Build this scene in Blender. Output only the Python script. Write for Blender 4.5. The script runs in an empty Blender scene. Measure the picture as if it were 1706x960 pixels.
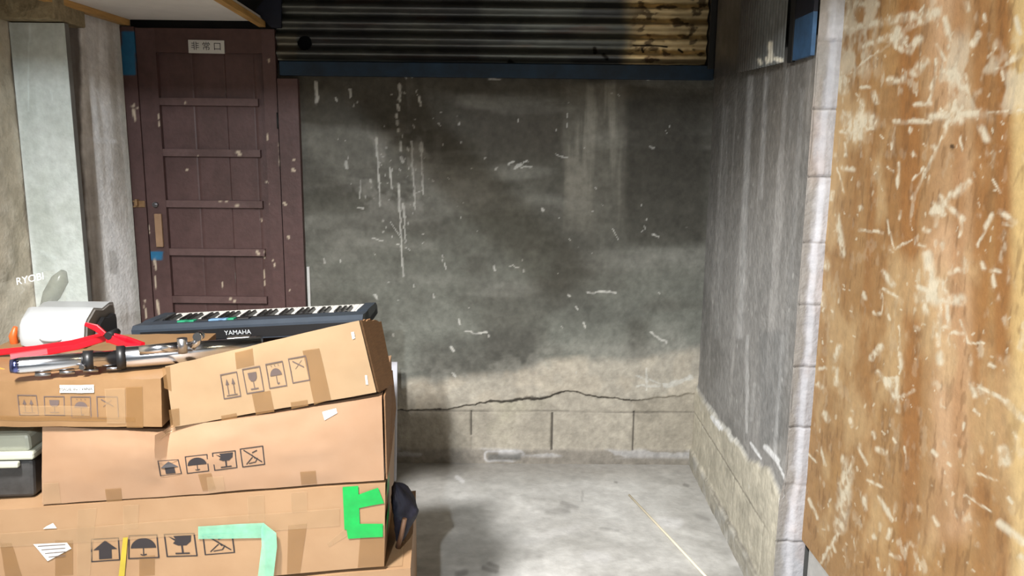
import bpy, bmesh, math, random
import numpy as np
from mathutils import Vector, Matrix
random.seed(4)
RNG = np.random.default_rng(7)
sc = bpy.context.scene

# ------------------------------------------------------------------ camera
FOC = 1300.0
CAM = np.array([0.0, 0.0, 1.5])
pt, yw, rl = math.radians(10), math.radians(.35), math.radians(.6)
FW = np.array([math.sin(yw)*math.cos(pt), math.cos(yw)*math.cos(pt), -math.sin(pt)])
R0 = np.array([math.cos(yw), -math.sin(yw), 0.0]); U0 = np.cross(R0, FW)
RT = math.cos(rl)*R0 + math.sin(rl)*U0
UP = -math.sin(rl)*R0 + math.cos(rl)*U0
cd = bpy.data.cameras.new('camera'); cam = bpy.data.objects.new('camera', cd)
sc.collection.objects.link(cam); sc.camera = cam
cd.sensor_width = 36; cd.lens = FOC/1706*36; cd.clip_start = .02; cd.clip_end = 60
cam.matrix_world = Matrix([[RT[0], UP[0], -FW[0], CAM[0]], [RT[1], UP[1], -FW[1], CAM[1]],
                           [RT[2], UP[2], -FW[2], CAM[2]], [0, 0, 0, 1]])

# ------------------------------------------------------------------ light
sc.view_settings.view_transform = 'Standard'; sc.view_settings.look = 'None'
sc.view_settings.gamma = 1; sc.view_settings.use_curve_mapping = False
sc.view_settings.exposure = -0.2
w = bpy.data.worlds.new('world'); sc.world = w; w.use_nodes = True
w.node_tree.nodes['Background'].inputs[0].default_value = (.86, .93, 1, 1)
w.node_tree.nodes['Background'].inputs[1].default_value = .17


def area(name, loc, target, sx, sy, power, col, spread=180):
    l = bpy.data.lights.new(name, 'AREA'); l.shape = 'RECTANGLE'; l.size = sx; l.size_y = sy
    l.energy = power; l.color = col; l.spread = math.radians(spread)
    o = bpy.data.objects.new(name, l); sc.collection.objects.link(o); o.location = loc
    d = Vector(target)-Vector(loc)
    o.rotation_euler = d.to_track_quat('-Z', 'Y').to_euler()
    return o


area('tube_light_left', (-1.0, .75, 2.6), (-.4, 2.2, 0), .25, .3, 95, (1, .97, .93), 115)
area('lamp_light_rear', (-.45, -1.5, 2.5), (0, 3, .6), .07, .07, 125, (.92, .97, 1))
area('warm_light_right', (.84, 1.75, 2.6), (.7, 2.0, 0), .9, .07, 7, (1, .84, .56))


def at(x, y, ax, v):
    """world point seen at photo pixel (x, y) on the plane where coordinate ax equals v"""
    d = FW*FOC + RT*(x-853) - UP*(y-480)
    return CAM + d*((v-CAM[ax])/d[ax])


def project(P):
    P = np.asarray(P, float)-CAM
    z = P@FW
    return 853+FOC*(P@RT)/z, 480-FOC*(P@UP)/z


# ------------------------------------------------------------------ helpers
def s2l(c):
    c = np.asarray(c, float)/255.
    return np.where(c <= .04045, c/12.92, ((c+.055)/1.055)**2.4)


def vn(x, y, seed=0):
    xi = np.floor(x); yi = np.floor(y); fx = x-xi; fy = y-yi
    fx = fx*fx*(3-2*fx); fy = fy*fy*(3-2*fy)

    def h(a, b):
        v = np.sin(a*127.1+b*311.7+seed*74.7)*43758.5453
        return v-np.floor(v)
    return (h(xi, yi)*(1-fx)+h(xi+1, yi)*fx)*(1-fy)+(h(xi, yi+1)*(1-fx)+h(xi+1, yi+1)*fx)*fy


def fbm(x, y, seed=0, o=4):
    t = 0; a = .5; n = 0
    for i in range(o):
        t = t+a*vn(x, y, seed+i*3.1); n += a; a *= .5; x = x*2.03; y = y*2.03
    return t/n


def ss(a, b, x):
    t = np.clip((x-a)/(b-a), 0, 1)
    return t*t*(3-2*t)


def seg(X, Y, x0, y0, x1, y1, wd):
    dx, dy = x1-x0, y1-y0; L = dx*dx+dy*dy+1e-9
    t = np.clip(((X-x0)*dx+(Y-y0)*dy)/L, 0, 1)
    return np.hypot(X-x0-t*dx, Y-y0-t*dy)/wd


def softrect(X, Y, x0, y0, x1, y1, e):
    return ss(x0-e, x0+e, X)*(1-ss(x1-e, x1+e, X))*ss(y0-e, y0+e, Y)*(1-ss(y1-e, y1+e, Y))


class N:
    """small node helper"""
    def __init__(s, name):
        s.m = bpy.data.materials.new(name); s.m.use_nodes = True; s.t = s.m.node_tree
        s.b = s.t.nodes['Principled BSDF']

    def new(s, k, **kw):
        n = s.t.nodes.new(k)
        for a, v in kw.items():
            setattr(n, a, v)
        return n

    def link(s, a, b):
        s.t.links.new(a, b)


def mat(name, col=(128, 128, 128), rough=.6, metal=0., amt=.12, scale=9., stretch=(1, 1, 1), bump=0., bscale=60.,
        attr=None, alpha=1., col2=None, spec=.5, trans=0.):
    n = N(name); b = n.b
    tc = n.new('ShaderNodeTexCoord'); mp = n.new('ShaderNodeMapping'); mp.inputs['Scale'].default_value = stretch
    n.link(tc.outputs['Object'], mp.inputs[0])
    tx = n.new('ShaderNodeTexNoise'); tx.inputs['Scale'].default_value = scale; tx.inputs['Detail'].default_value = 7
    tx.inputs['Roughness'].default_value = .62
    n.link(mp.outputs[0], tx.inputs['Vector'])
    rp = n.new('ShaderNodeValToRGB')
    rp.color_ramp.elements[0].position = .3; rp.color_ramp.elements[1].position = .7
    if attr:
        at_ = n.new('ShaderNodeAttribute'); at_.attribute_name = attr
        rp.color_ramp.elements[0].color = (1-amt,)*3+(1,); rp.color_ramp.elements[1].color = (1+amt,)*3+(1,)
        mx = n.new('ShaderNodeMix', data_type='RGBA', blend_type='MULTIPLY'); mx.inputs[0].default_value = 1
        n.link(at_.outputs['Color'], mx.inputs[6]); n.link(rp.outputs[0], mx.inputs[7]); out = mx.outputs[2]
    else:
        c = s2l(col); c2 = s2l(col2) if col2 is not None else c*(1-2*amt)
        rp.color_ramp.elements[0].color = tuple(c2)+(1,); rp.color_ramp.elements[1].color = tuple(np.clip(c*(1+amt*.4), 0, 1))+(1,)
        out = rp.outputs[0]
    n.link(tx.outputs['Fac'], rp.inputs[0]); n.link(out, b.inputs['Base Color'])
    b.inputs['Roughness'].default_value = rough; b.inputs['Metallic'].default_value = metal
    b.inputs['Alpha'].default_value = alpha; b.inputs['Specular IOR Level'].default_value = spec
    b.inputs['Transmission Weight'].default_value = trans
    if bump:
        t2 = n.new('ShaderNodeTexNoise'); t2.inputs['Scale'].default_value = bscale; t2.inputs['Detail'].default_value = 6
        n.link(mp.outputs[0], t2.inputs['Vector'])
        bp = n.new('ShaderNodeBump'); bp.inputs['Strength'].default_value = bump; bp.inputs['Distance'].default_value = .01
        n.link(t2.outputs['Fac'], bp.inputs['Height']); n.link(bp.outputs[0], b.inputs['Normal'])
    return n.m


WL = {}          # world position of each object's origin


def tag(o, label=None, cat=None, group=None, kind=None):
    for k, v in (('label', label), ('category', cat), ('group', group), ('kind', kind)):
        if v:
            o[k] = v
    return o


def empty(name, loc, label, cat, group=None):
    o = bpy.data.objects.new(name, None); sc.collection.objects.link(o)
    o.location = tuple(loc); o.empty_display_size = .05; WL[o.name] = np.array(loc, float)
    return tag(o, label, cat, group)


def link(name, me, parent=None, m=None, base=None):
    """me is in world coordinates; becomes local to its parent, or to its own base point when top level"""
    V = np.empty(len(me.vertices)*3); me.vertices.foreach_get('co', V); V = V.reshape(-1, 3)
    if parent is not None:
        org = WL[parent.name]
    elif base is not None:
        org = np.array(base, float)
    else:
        mn, mxx = V.min(0), V.max(0); org = np.array([(mn[0]+mxx[0])/2, (mn[1]+mxx[1])/2, mn[2]])
    me.vertices.foreach_set('co', (V-org).ravel()); me.update()
    o = bpy.data.objects.new(name, me); sc.collection.objects.link(o)
    if parent is not None:
        o.parent = parent
    else:
        o.location = tuple(org)
    WL[o.name] = org
    if m is not None:
        for k in (m if isinstance(m, (list, tuple)) else [m]):
            me.materials.append(k)
    return o


class MB:
    def __init__(s):
        s.bm = bmesh.new(); s.mi = 0

    def _f(s, vs, smooth=False):
        try:
            f = s.bm.faces.new(vs)
        except ValueError:
            return
        f.material_index = s.mi; f.smooth = smooth
        return f

    def poly(s, pts):
        return s._f([s.bm.verts.new(tuple(p)) for p in pts])

    def hexa(s, A, B, bev=0., seg_=2):
        """A: four points (bottom loop), B: the four matching top points"""
        a = [s.bm.verts.new(tuple(p)) for p in A]; b = [s.bm.verts.new(tuple(p)) for p in B]
        fs = [s._f(a[::-1]), s._f(b)]+[s._f([a[i], a[(i+1) % 4], b[(i+1) % 4], b[i]]) for i in range(4)]
        if bev:
            es = list({e for f in fs for e in f.edges})
            r = bmesh.ops.bevel(s.bm, geom=es, offset=bev, segments=seg_, profile=.5, affect='EDGES')
            for f in r['faces']:
                f.material_index = s.mi
        return s

    def box(s, c, d, bev=0., rot=None, seg_=2):
        c = np.array(c, float); h = np.array(d, float)/2
        q = [(-1, -1), (1, -1), (1, 1), (-1, 1)]
        R = np.array(rot.to_3x3()) if rot is not None else np.eye(3)
        A = [c+R@(h*np.array([x, y, -1])) for x, y in q]; B = [c+R@(h*np.array([x, y, 1])) for x, y in q]
        return s.hexa(A, B, bev, seg_)

    def tube(s, pts, r, n=14, cap=True):
        pts = [np.array(p, float) for p in pts]
        rs = r if isinstance(r, (list, tuple)) else [r]*len(pts)
        rings = []; prev = None
        for i, p in enumerate(pts):
            t = pts[min(i+1, len(pts)-1)]-pts[max(i-1, 0)]; t = t/(np.linalg.norm(t)+1e-12)
            if prev is None:
                a = np.cross(t, [0, 0, 1.]); a = a if np.linalg.norm(a) > .1 else np.cross(t, [1., 0, 0])
            else:
                a = prev-t*np.dot(prev, t)
            a /= np.linalg.norm(a); prev = a; b = np.cross(t, a)
            rings.append([s.bm.verts.new(tuple(p+rs[i]*(math.cos(k*2*math.pi/n)*a+math.sin(k*2*math.pi/n)*b))) for k in range(n)])
        for u, v in zip(rings[:-1], rings[1:]):
            for k in range(n):
                s._f([u[k], u[(k+1) % n], v[(k+1) % n], v[k]], True)
        if cap:
            s._f(rings[0][::-1]); s._f(rings[-1])
        return s

    def prism(s, pts, d):
        """pts: planar loop, d: extrusion vector"""
        a = [s.bm.verts.new(tuple(p)) for p in pts]; b = [s.bm.verts.new(tuple(np.array(p)+np.array(d))) for p in pts]
        n = len(a); s._f(a[::-1]); s._f(b)
        for i in range(n):
            s._f([a[i], a[(i+1) % n], b[(i+1) % n], b[i]])
        return s

    def loft(s, rings, smooth=True, cap=True):
        rr = [[s.bm.verts.new(tuple(p)) for p in r] for r in rings]; n = len(rr[0])
        for u, v in zip(rr[:-1], rr[1:]):
            for k in range(n):
                s._f([u[k], u[(k+1) % n], v[(k+1) % n], v[k]], smooth)
        if cap:
            s._f(rr[0][::-1]); s._f(rr[-1])
        return s

    def build(s, name, m, parent=None, base=None, recalc=True, sharp=None):
        if recalc:
            bmesh.ops.recalc_face_normals(s.bm, faces=s.bm.faces)
        if sharp:
            for e in s.bm.edges:
                if len(e.link_faces) == 2 and e.calc_face_angle(0) > math.radians(sharp):
                    e.smooth = False
        me = bpy.data.meshes.new(name); s.bm.to_mesh(me); s.bm.free()
        return link(name, me, parent, m, base)


def surface(name, P, col, m, parent=None, base=None, smooth=True, drop=None):
    """P: (nu, nv, 3) grid of points, col: (nu, nv, 3) linear albedo kept in the attribute 'wear'"""
    nu, nv = P.shape[:2]
    I = np.arange(nu*nv).reshape(nu, nv)
    q = np.stack([I[:-1, :-1], I[1:, :-1], I[1:, 1:], I[:-1, 1:]], -1).reshape(-1, 4)
    if drop is not None:
        q = q[~drop[:-1, :-1].reshape(-1)]
    me = bpy.data.meshes.new(name)
    me.vertices.add(nu*nv); me.vertices.foreach_set('co', P.reshape(-1))
    me.loops.add(len(q)*4); me.loops.foreach_set('vertex_index', q.reshape(-1).astype(np.int32))
    me.polygons.add(len(q)); me.polygons.foreach_set('loop_start', np.arange(0, len(q)*4, 4, dtype=np.int32))
    me.polygons.foreach_set('use_smooth', np.ones(len(q), bool) if smooth else np.zeros(len(q), bool))
    me.update(calc_edges=True)
    a = me.attributes.new('wear_and_light', 'FLOAT_COLOR', 'POINT')
    c = np.concatenate([np.clip(col.reshape(-1, 3), 0, 1), np.ones((nu*nv, 1))], 1)
    a.data.foreach_set('color', c.reshape(-1).astype(np.float32))
    return link(name, me, parent, m, base)


def lerpc(c, col, k):
    return c+(s2l(col)-c)*np.asarray(k)[..., None]


def text_mesh(body, size, mapfn, name, m, parent, depth=None):
    """lettering: mapfn takes (x, y) of the flat text, centred, and gives a world point"""
    cu = bpy.data.curves.new('lettering', 'FONT'); cu.body = body; cu.size = size; cu.align_x = 'CENTER'; cu.align_y = 'CENTER'
    cu.resolution_u = 3
    t = bpy.data.objects.new('lettering_source', cu); sc.collection.objects.link(t)
    bpy.context.view_layer.update()
    me = bpy.data.meshes.new_from_object(t.evaluated_get(bpy.context.evaluated_depsgraph_get()))
    bpy.data.objects.remove(t)
    for v in me.vertices:
        v.co = Vector(mapfn(v.co.x, v.co.y))
    me.materials.clear()
    return link(name, me, parent, m)


# ------------------------------------------------------------------ materials
M_wall = mat('old_render', attr='wear_and_light', amt=.13, scale=26, rough=.85, bump=.35, bscale=70, spec=.25)
M_floor = mat('concrete_floor', attr='wear_and_light', amt=.1, scale=14, rough=.6, bump=.2, bscale=55, spec=.4)
M_ply = mat('scuffed_board', attr='wear_and_light', amt=.12, scale=34, rough=.62, bump=.15, bscale=120, spec=.35)
M_tin = mat('corrugated_steel', attr='wear_and_light', amt=.35, scale=8, stretch=(.3, 1, 1), rough=.3, metal=.75, bump=.12, bscale=40)
M_tin2 = mat('grey_sheet_metal', attr='wear_and_light', amt=.25, scale=22, rough=.5, metal=.3, bump=.1, bscale=80)
M_blue = mat('blue_paint', (14, 46, 70), rough=.6, amt=.3, scale=10)
M_navypaint = mat('dark_blue_paint', (20, 26, 46), rough=.55, amt=.3, scale=10)
M_darksteel = mat('dark_steel', (26, 26, 27), rough=.6, amt=.2)
M_brown = mat('brown_door_paint', attr='wear_and_light', amt=.14, scale=30, rough=.5, bump=.12, bscale=60, spec=.4)
M_pwhite = mat('white_plaster_strip', (205, 205, 203), rough=.8, amt=.1)
M_ceil = mat('painted_ceiling_board', (238, 234, 228), rough=.8, amt=.04)
M_batten = mat('pine_batten', (205, 160, 95), rough=.6, amt=.18, scale=14, stretch=(4, .4, 4))
M_grey = mat('grey_ceiling', (120, 118, 114), rough=.9, amt=.1)
M_carton = mat('carton_board', (150, 121, 92), rough=.5, amt=.05, scale=5, bump=.04, bscale=30, col2=(139, 109, 80), spec=.35)
M_carton2 = mat('carton_board_pale', (155, 131, 102), rough=.5, amt=.05, scale=5, bump=.04, bscale=30, col2=(147, 121, 92), spec=.35)
M_carton_in_shade = mat('carton_inside_shade', (120, 88, 58), rough=.75, amt=.15, scale=40, stretch=(1, 1, 8))
M_print = mat('black_print', (38, 32, 34), rough=.6, amt=.1)
M_print2 = mat('grey_print', (92, 78, 74), rough=.6, amt=.1)
M_tape = mat('brown_packing_tape', (138, 103, 64), rough=.25, amt=.06, scale=20, alpha=.5)
M_cleartape = mat('clear_packing_tape', (176, 146, 112), rough=.2, amt=.06, scale=20, alpha=.36)
M_gtape = mat('green_tape', (10, 152, 66), rough=.4, amt=.1, scale=30, bump=.15, bscale=40)
M_mint = mat('mint_tape', (122, 186, 158), rough=.35, amt=.12, scale=30, alpha=.7, bump=.15, bscale=40)
M_strap = mat('yellow_strap', (172, 152, 48), rough=.4, amt=.1)
M_paper = mat('white_paper', (206, 205, 200), rough=.7, amt=.04)
M_chrome = mat('chrome', (206, 207, 212), rough=.2, metal=1, amt=.04)
M_steel = mat('brushed_steel', (170, 170, 174), rough=.3, metal=1, amt=.1)
M_black = mat('black_plastic', (24, 24, 26), rough=.45, amt=.15)
M_red = mat('red_enamel', (186, 12, 28), rough=.3, amt=.1)
M_appl = mat('white_plastic', (168, 171, 173), rough=.32, amt=.03)
M_orange = mat('orange_plastic', (214, 96, 40), rough=.4, amt=.15)
M_kb = mat('slate_plastic', (52, 60, 70), rough=.45, amt=.1)
M_kbk = mat('black_key_plastic', (20, 20, 22), rough=.35, amt=.1)
M_key = mat('ivory_plastic', (236, 234, 228), rough=.3, amt=.02)
M_green = mat('green_button', (30, 140, 100), rough=.45, amt=.1)
M_bluebtn = mat('pale_blue_button', (110, 150, 190), rough=.45, amt=.1)
M_logo = mat('grey_lettering', (186, 190, 194), rough=.5, amt=.02)
M_totelid = mat('sage_grey_plastic', (176, 178, 162), rough=.45, amt=.06)
M_tote = mat('charcoal_plastic', (62, 62, 62), rough=.6, amt=.2, scale=30)
M_navy = mat('navy_fabric', (30, 30, 48), rough=.75, amt=.3, scale=30, bump=.3, bscale=30)
M_brass = mat('worn_brass', (150, 118, 84), rough=.45, metal=.35, amt=.2, scale=40)
M_handle = mat('tan_handle', (158, 126, 98), rough=.5, amt=.12, scale=20)
M_rlogo = mat('white_lettering', (226, 228, 226), rough=.6, amt=.02)
M_film = mat('clear_film', (196, 196, 188), rough=.25, amt=.05, alpha=.3)
M_filmdark = mat('grey_film', (120, 122, 108), rough=.3, amt=.1, alpha=.42)
M_whiteboard = mat('pale_board', (196, 198, 208), rough=.5, amt=.05)
M_cord = mat('cream_stick', (236, 226, 202), rough=.5, amt=.05)

YB = 3.6

# ------------------------------------------------------------------ floor
xs = np.concatenate([np.linspace(-2.2, -.65, 16), np.linspace(-.64, 1.0, 206), np.linspace(1.1, 1.8, 6)])
ys = np.concatenate([np.linspace(-2.5, 2.0, 30), np.linspace(2.01, 3.66, 200)])
GX, GY = np.meshgrid(xs, ys, indexing='ij')
P = np.stack([GX, GY, np.zeros_like(GX)], -1)
vis = GY > 1.2
PX, PY = project(np.where(vis[..., None], P, [0, 3, 0]))
n1 = fbm(GX*2.2, GY*2.2, 3, 5); n2 = fbm(GX*9, GY*9, 8, 4); n3 = fbm(GX*1.1, GY*4, 12, 4)
col = lerpc(np.broadcast_to(s2l((192, 192, 190)), P.shape).copy(), (170, 169, 166), ss(.4, .68, n1))
col = lerpc(col, (208, 208, 206), ss(.56, .72, n2)*.4)
col = lerpc(col, (146, 145, 141), ss(.5, .72, n3)*.55)
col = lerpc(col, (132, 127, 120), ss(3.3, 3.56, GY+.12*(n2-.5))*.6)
for (x0, y0, x1, y1, wd, k) in [(912, 853, 945, 850, 6, .5), (935, 838, 960, 846, 5, .55), (880, 924, 900, 922, 9, .4), (805, 945, 826, 950, 5, .8),
                                (762, 955, 776, 952, 6, .8), (815, 938, 828, 943, 4, .8), (1025, 802, 1028, 803, 2, .8), (1140, 808, 1146, 810, 3, .8),
                                (1000, 880, 1030, 884, 3, .4), (690, 950, 860, 958, 8, .35), (970, 818, 971, 834, 2, .5), (1160, 860, 1180, 866, 4, .4)]:
    d = seg(PX+8*(n2-.5), PY+6*(n1-.5), x0, y0, x1, y1, wd)
    col = lerpc(col, (70, 66, 62), (1-ss(.3, 1.4, d))*k*.6*vis)
for (x0, y0, x1, y1, wd, k) in [(1100, 870, 1130, 872, 9, .5), (980, 925, 1010, 930, 10, .3), (760, 795, 770, 802, 4, .6), (880, 900, 960, 880, 8, .15)]:
    d = seg(PX+10*(n2-.5), PY+8*(n1-.5), x0, y0, x1, y1, wd)
    col = lerpc(col, (214, 214, 216), (1-ss(.4, 1.3, d))*k*vis)
col = col*(1+.3*(fbm(GX*38, GY*38, 19, 3)-.5))[..., None]
P[..., 2] = (n2-.5)*.004*vis-.002
tag(surface('floor', P, col, M_floor, base=(0, 0, 0)), kind='structure')

# ------------------------------------------------------------------ back wall
xs = np.linspace(-2.2, 1.02, 600); zs = np.linspace(-.01, 1.87, 350)
GX, GZ = np.meshgrid(xs, zs, indexing='ij')
P = np.stack([GX, np.full_like(GX, YB), GZ], -1)
PX, PY = project(P)
n1 = fbm(GX*3, GZ*3, 1, 5); n2 = fbm(GX*12, GZ*12, 2, 4); n3 = fbm(GX*1.3, GZ*7, 5, 5); n4 = fbm(GX*30, GZ*6, 6, 4); n5 = fbm(GX*40, GZ*40, 9, 3)
nv_ = fbm(GX*22, GZ*1.6, 21, 4)
top_shade = ss(640, 130, PY)
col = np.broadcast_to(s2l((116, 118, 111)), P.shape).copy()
col = lerpc(col, (74, 70, 62), top_shade)  # overhead shade put into the colour, deepening towards the wall top
col = lerpc(col, (76, 74, 68), ss(.46, .68, n1)*.6)
col = lerpc(col, (146, 145, 138), ss(.52, .74, n3)*.35)
col = lerpc(col, (84, 82, 76), ss(.55, .75, fbm(GX*2, GZ*5, 33, 4))*.5)
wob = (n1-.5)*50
# darker soft-edged patches
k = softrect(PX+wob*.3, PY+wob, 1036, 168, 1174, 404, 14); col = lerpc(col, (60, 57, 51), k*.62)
k = softrect(PX+wob, PY+wob, 800, 185, 930, 262, 26); col = lerpc(col, (70, 66, 60), k*.5)
k = softrect(PX+wob, PY+wob, 690, 560, 905, 622, 16); col = lerpc(col, (78, 77, 72), k*.7)
k = softrect(PX+wob, PY+wob, 930, 500, 1075, 540, 26); col = lerpc(col, (72, 72, 68), k*.45)
k = softrect(PX+wob*.6, PY+wob*.6, 1040, 530, 1080, 605, 14); col = lerpc(col, (76, 74, 68), k*.6)
# pale run-down band right of centre
k = softrect(PX, PY+wob, 940, 128, 1042, 400, 9)*(.35+.65*ss(.42, .62, nv_))*ss(460, 250, PY); col = lerpc(col, (146, 142, 131), k*.6)
k = softrect(PX, PY+wob, 600, 140, 720, 420, 40)*ss(.5, .7, nv_); col = lerpc(col, (132, 130, 124), k*.25)
# pale transition above the blocks
edge = np.interp(PX, [480, 665, 760, 860, 900, 980, 1060, 1160], [640, 640, 633, 622, 606, 598, 600, 585])+16*(n2-.5)
k = ss(-14, 8, PY-edge); col = lerpc(col, (176, 168, 154), k*.85)
k = ss(-60, 0, PY-edge)*.35*ss(.4, .6, n2); col = lerpc(col, (150, 148, 140), k)
# white flakes and drips
chips = [(528, 140, 530, 172, 4), (584, 150, 585, 162, 3), (667, 142, 667, 168, 3), (664, 178, 664, 182, 3), (661, 190, 661, 194, 3), (662, 200, 662, 206, 3),
         (664, 214, 665, 220, 3), (700, 163, 701, 174, 3), (686, 118, 688, 128, 3), (628, 230, 629, 260, 2.6), (630, 262, 634, 342, 1.8), (667, 238, 668, 250, 4),
         (668, 262, 672, 270, 4), (687, 236, 688, 290, 2.2), (702, 240, 703, 250, 4.5), (703, 252, 705, 322, 1.8), (690, 292, 692, 346, 1.6), (578, 270, 579, 280, 3),
         (664, 306, 667, 350, 3), (672, 340, 675, 362, 3), (667, 350, 672, 458, 2), (675, 365, 676, 405, 1.4), (601, 300, 601, 330, 1.6), (650, 280, 653, 312, 2),
         (598, 346, 606, 348, 2.6), (560, 165, 562, 168, 2), (825, 282, 828, 280, 2), (848, 276, 856, 270, 2), (858, 280, 868, 274, 3), (872, 272, 878, 268, 2),
         (868, 280, 884, 277, 1.6), (903, 349, 905, 351, 3), (925, 256, 945, 264, 1.6), (978, 486, 1025, 488, 2.4), (776, 552, 812, 554, 2.2), (752, 578, 756, 584, 3),
         (764, 530, 766, 540, 2), (822, 440, 824, 450, 2.2), (848, 442, 864, 446, 1.3), (540, 430, 541, 436, 2), (626, 492, 629, 496, 3), (722, 490, 724, 496, 2),
         (1082, 243, 1088, 245, 2.4), (1086, 390, 1096, 393, 2), (1085, 555, 1110, 570, 2.2), (946, 490, 950, 494, 2), (972, 537, 975, 545, 2), (960, 512, 962, 516, 2),
         (1020, 380, 1030, 400, 1), (652, 370, 670, 398, 1), (815, 132, 832, 133, 2.4), (1075, 132, 1085, 132, 2), (755, 620, 758, 626, 3), (568, 432, 569, 438, 1.5),
         (945, 190, 945, 215, .6), (690, 315, 691, 322, 3), (620, 395, 640, 402, 1), (618, 300, 620, 305, 2.4),
         (660, 405, 685, 418, .8), (742, 440, 743, 447, 1.8), (1060, 625, 1110, 640, 1.5), (1076, 612, 1077, 648, 2), (1060, 642, 1098, 641, 2.4), (1108, 642, 1150, 628, 5)]
W = np.zeros_like(GX)
for c in chips:
    d = seg(PX+4*(n5-.5)+2*(n2-.5), PY+8*(n5-.5), *c[:4], c[4]*.72); W = np.maximum(W, (1-ss(.7, 1.35, d))*np.clip(.35+1.3*n5, 0, 1))
rs_ = random.Random(3)
for i in range(120):
    x = rs_.uniform(510, 1160); y = rs_.uniform(140, 640); r = rs_.uniform(.5, 1.3)
    if rs_.random() < .5: x = rs_.gauss(680, 60); y = rs_.gauss(300, 90)
    W = np.maximum(W, .8*(1-ss(.6, 1.3, seg(PX+4*(n5-.5), PY+4*(n5-.5), x, y, x+rs_.uniform(-2, 2), y+rs_.uniform(0, 5), r))))
col = lerpc(col, (186, 185, 179), W*.8)
col = lerpc(col, (150, 148, 142), softrect(PX, PY, 590, 220, 720, 360, 30)*ss(.5, .62, n2)*.35)
# render thickness ends at a broken line, blocks below
crack = np.interp(PX, [300, 665, 700, 745, 770, 860, 920, 945, 985, 1050, 1100, 1150], [684, 684, 683, 680, 676, 666, 660, 652, 659, 666, 662, 658])+9*(n2-.5)+5*(n5-.5)
low = ss(-2, 2, PY-crack)
thick = .012*(1-low)
bz = GZ
joints = np.array([-.1690, .2226, .6170])+.0
jd = np.min(np.abs(GX[..., None]-joints), -1)
jm = (1-ss(.002, .006, jd))*(GZ < .27+.05*(n2-.5))*(GZ > .07)*low
jx = (GX > -.2)*1.0
jm = jm*np.where((np.abs(GX+.169) < .02) & (GZ < .14), .2, 1)
jh = (1-ss(.002, .006, np.abs(GZ-.262-.002*np.sin(GX*9))))*low*(.35+.65*ss(.35, .6, fbm(GX*5, GZ*0, 41, 3)))
blk = (np.floor((GX+.169)/.392)*1.7)
c_b = s2l((158, 152, 140))+(np.sin(blk*5.3)*.025)[..., None]
c_b = c_b*(1+.35*(fbm(GX*6, GZ*6, 17, 5)-.5))[..., None]
col = col*(1-low)[..., None]+c_b*low[..., None]
col = lerpc(col, (168, 166, 140), low*ss(.5, .7, n1)*.3)
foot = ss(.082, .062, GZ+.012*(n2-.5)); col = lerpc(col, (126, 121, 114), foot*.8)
pl = foot*ss(.02, .045, GZ)*ss(.5, .62, fbm(GX*9, GZ*26, 55, 4)); col = lerpc(col, (212, 214, 220), pl*.3)
ring = np.abs(softrect(PX, PY+6*(n2-.5), 808, 752, 872, 768, 6)-.5); col = lerpc(col, (206, 208, 214), (1-ss(.1, .35, ring))*.35*ss(.42, .55, n2))
col = lerpc(col, (98, 98, 96), softrect(PX, PY, 812, 756, 868, 766, 3)*.8)
ck = 1-ss(.6, 1.5, np.abs(PY-crack)/(1.3+2.2*ss(.45, .7, n1)))
ck = ck*(PX > 655)
col = lerpc(col, (46, 42, 38), np.maximum(np.maximum(ck*.85*(1-ss(1055, 1075, PX)), jm*.9), jh*.45))
hf = fbm(GX*55, GZ*48, 77, 4)-.5; col = col*(1+.42*hf+.3*(fbm(GX*18, GZ*22, 78, 4)-.5))[..., None]
P[..., 1] = YB-thick-.0022*hf-.003*(n2-.5)*2-.0025*(n1-.5)+jm*.008+jh*.004-foot*.006
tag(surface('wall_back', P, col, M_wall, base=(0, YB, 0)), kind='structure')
b = MB(); b.box((-.6, YB+.11, 1.4), (3.6, .1, 2.9)); tag(b.build('wall_back_core', M_darksteel, base=(-.6, YB+.11, 0)), kind='structure')

# ------------------------------------------------------------------ right wall (block wall, its end towards the camera)
XA, XB_, YE = .905, .866, 2.3
ts = np.linspace(0, 1, 240); zs = np.linspace(-.01, 1.835, 300)
GT, GZ = np.meshgrid(ts, zs, indexing='ij')
P = np.stack([XA+(XB_-XA)*GT, YB+(YE-YB)*GT, GZ], -1)
PX, PY = project(P); GY = P[..., 1]
n1 = fbm(GY*3, GZ*3, 61, 5); n2 = fbm(GY*13, GZ*13, 62, 4); n5 = fbm(GY*40, GZ*40, 63, 3); nv_ = fbm(GY*16, GZ*.9, 64, 4)
col = np.broadcast_to(s2l((140, 139, 137)), P.shape).copy()
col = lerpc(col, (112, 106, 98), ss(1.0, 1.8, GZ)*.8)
col = lerpc(col, (112, 111, 108), ss(.45, .7, n1)*.6)
col = lerpc(col, (176, 174, 172), ss(.52, .72, nv_)*.42*ss(.3, .6, GZ))
for (x0, y0, x1, y1, wd, k) in [(1245, 130, 1228, 560, 5, .5), (1272, 130, 1262, 330, 3, .35), (1240, 560, 1238, 720, 2.6, .5), (1298, 560, 1284, 760, 3, .6),
                                (1330, 150, 1300, 640, 4, .22), (1205, 180, 1190, 560, 6, .15), (1250, 640, 1246, 700, 3, .3)]:
    d = seg(PX+5*(n2-.5), PY, x0, y0, x1, y1, wd); col = lerpc(col, (196, 196, 196), (1-ss(.3, 1.6, d))*k)
k = softrect(PX+20*(n1-.5), PY+30*(n1-.5), 1255, 545, 1300, 740, 8); col = lerpc(col, (112, 114, 115), k*.45)
k = ss(1288, 1310, PX+4*(n2-.5))*ss(1345, 1330, PX); col = lerpc(col, (104, 103, 101), k*.35*(PY < 760))
topz = np.interp(GY, [2.3, 2.42, 2.7, 3.0, 3.3, 3.6], [.43, .47, .40, .395, .37, .40])+.05*(n2-.5)
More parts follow.
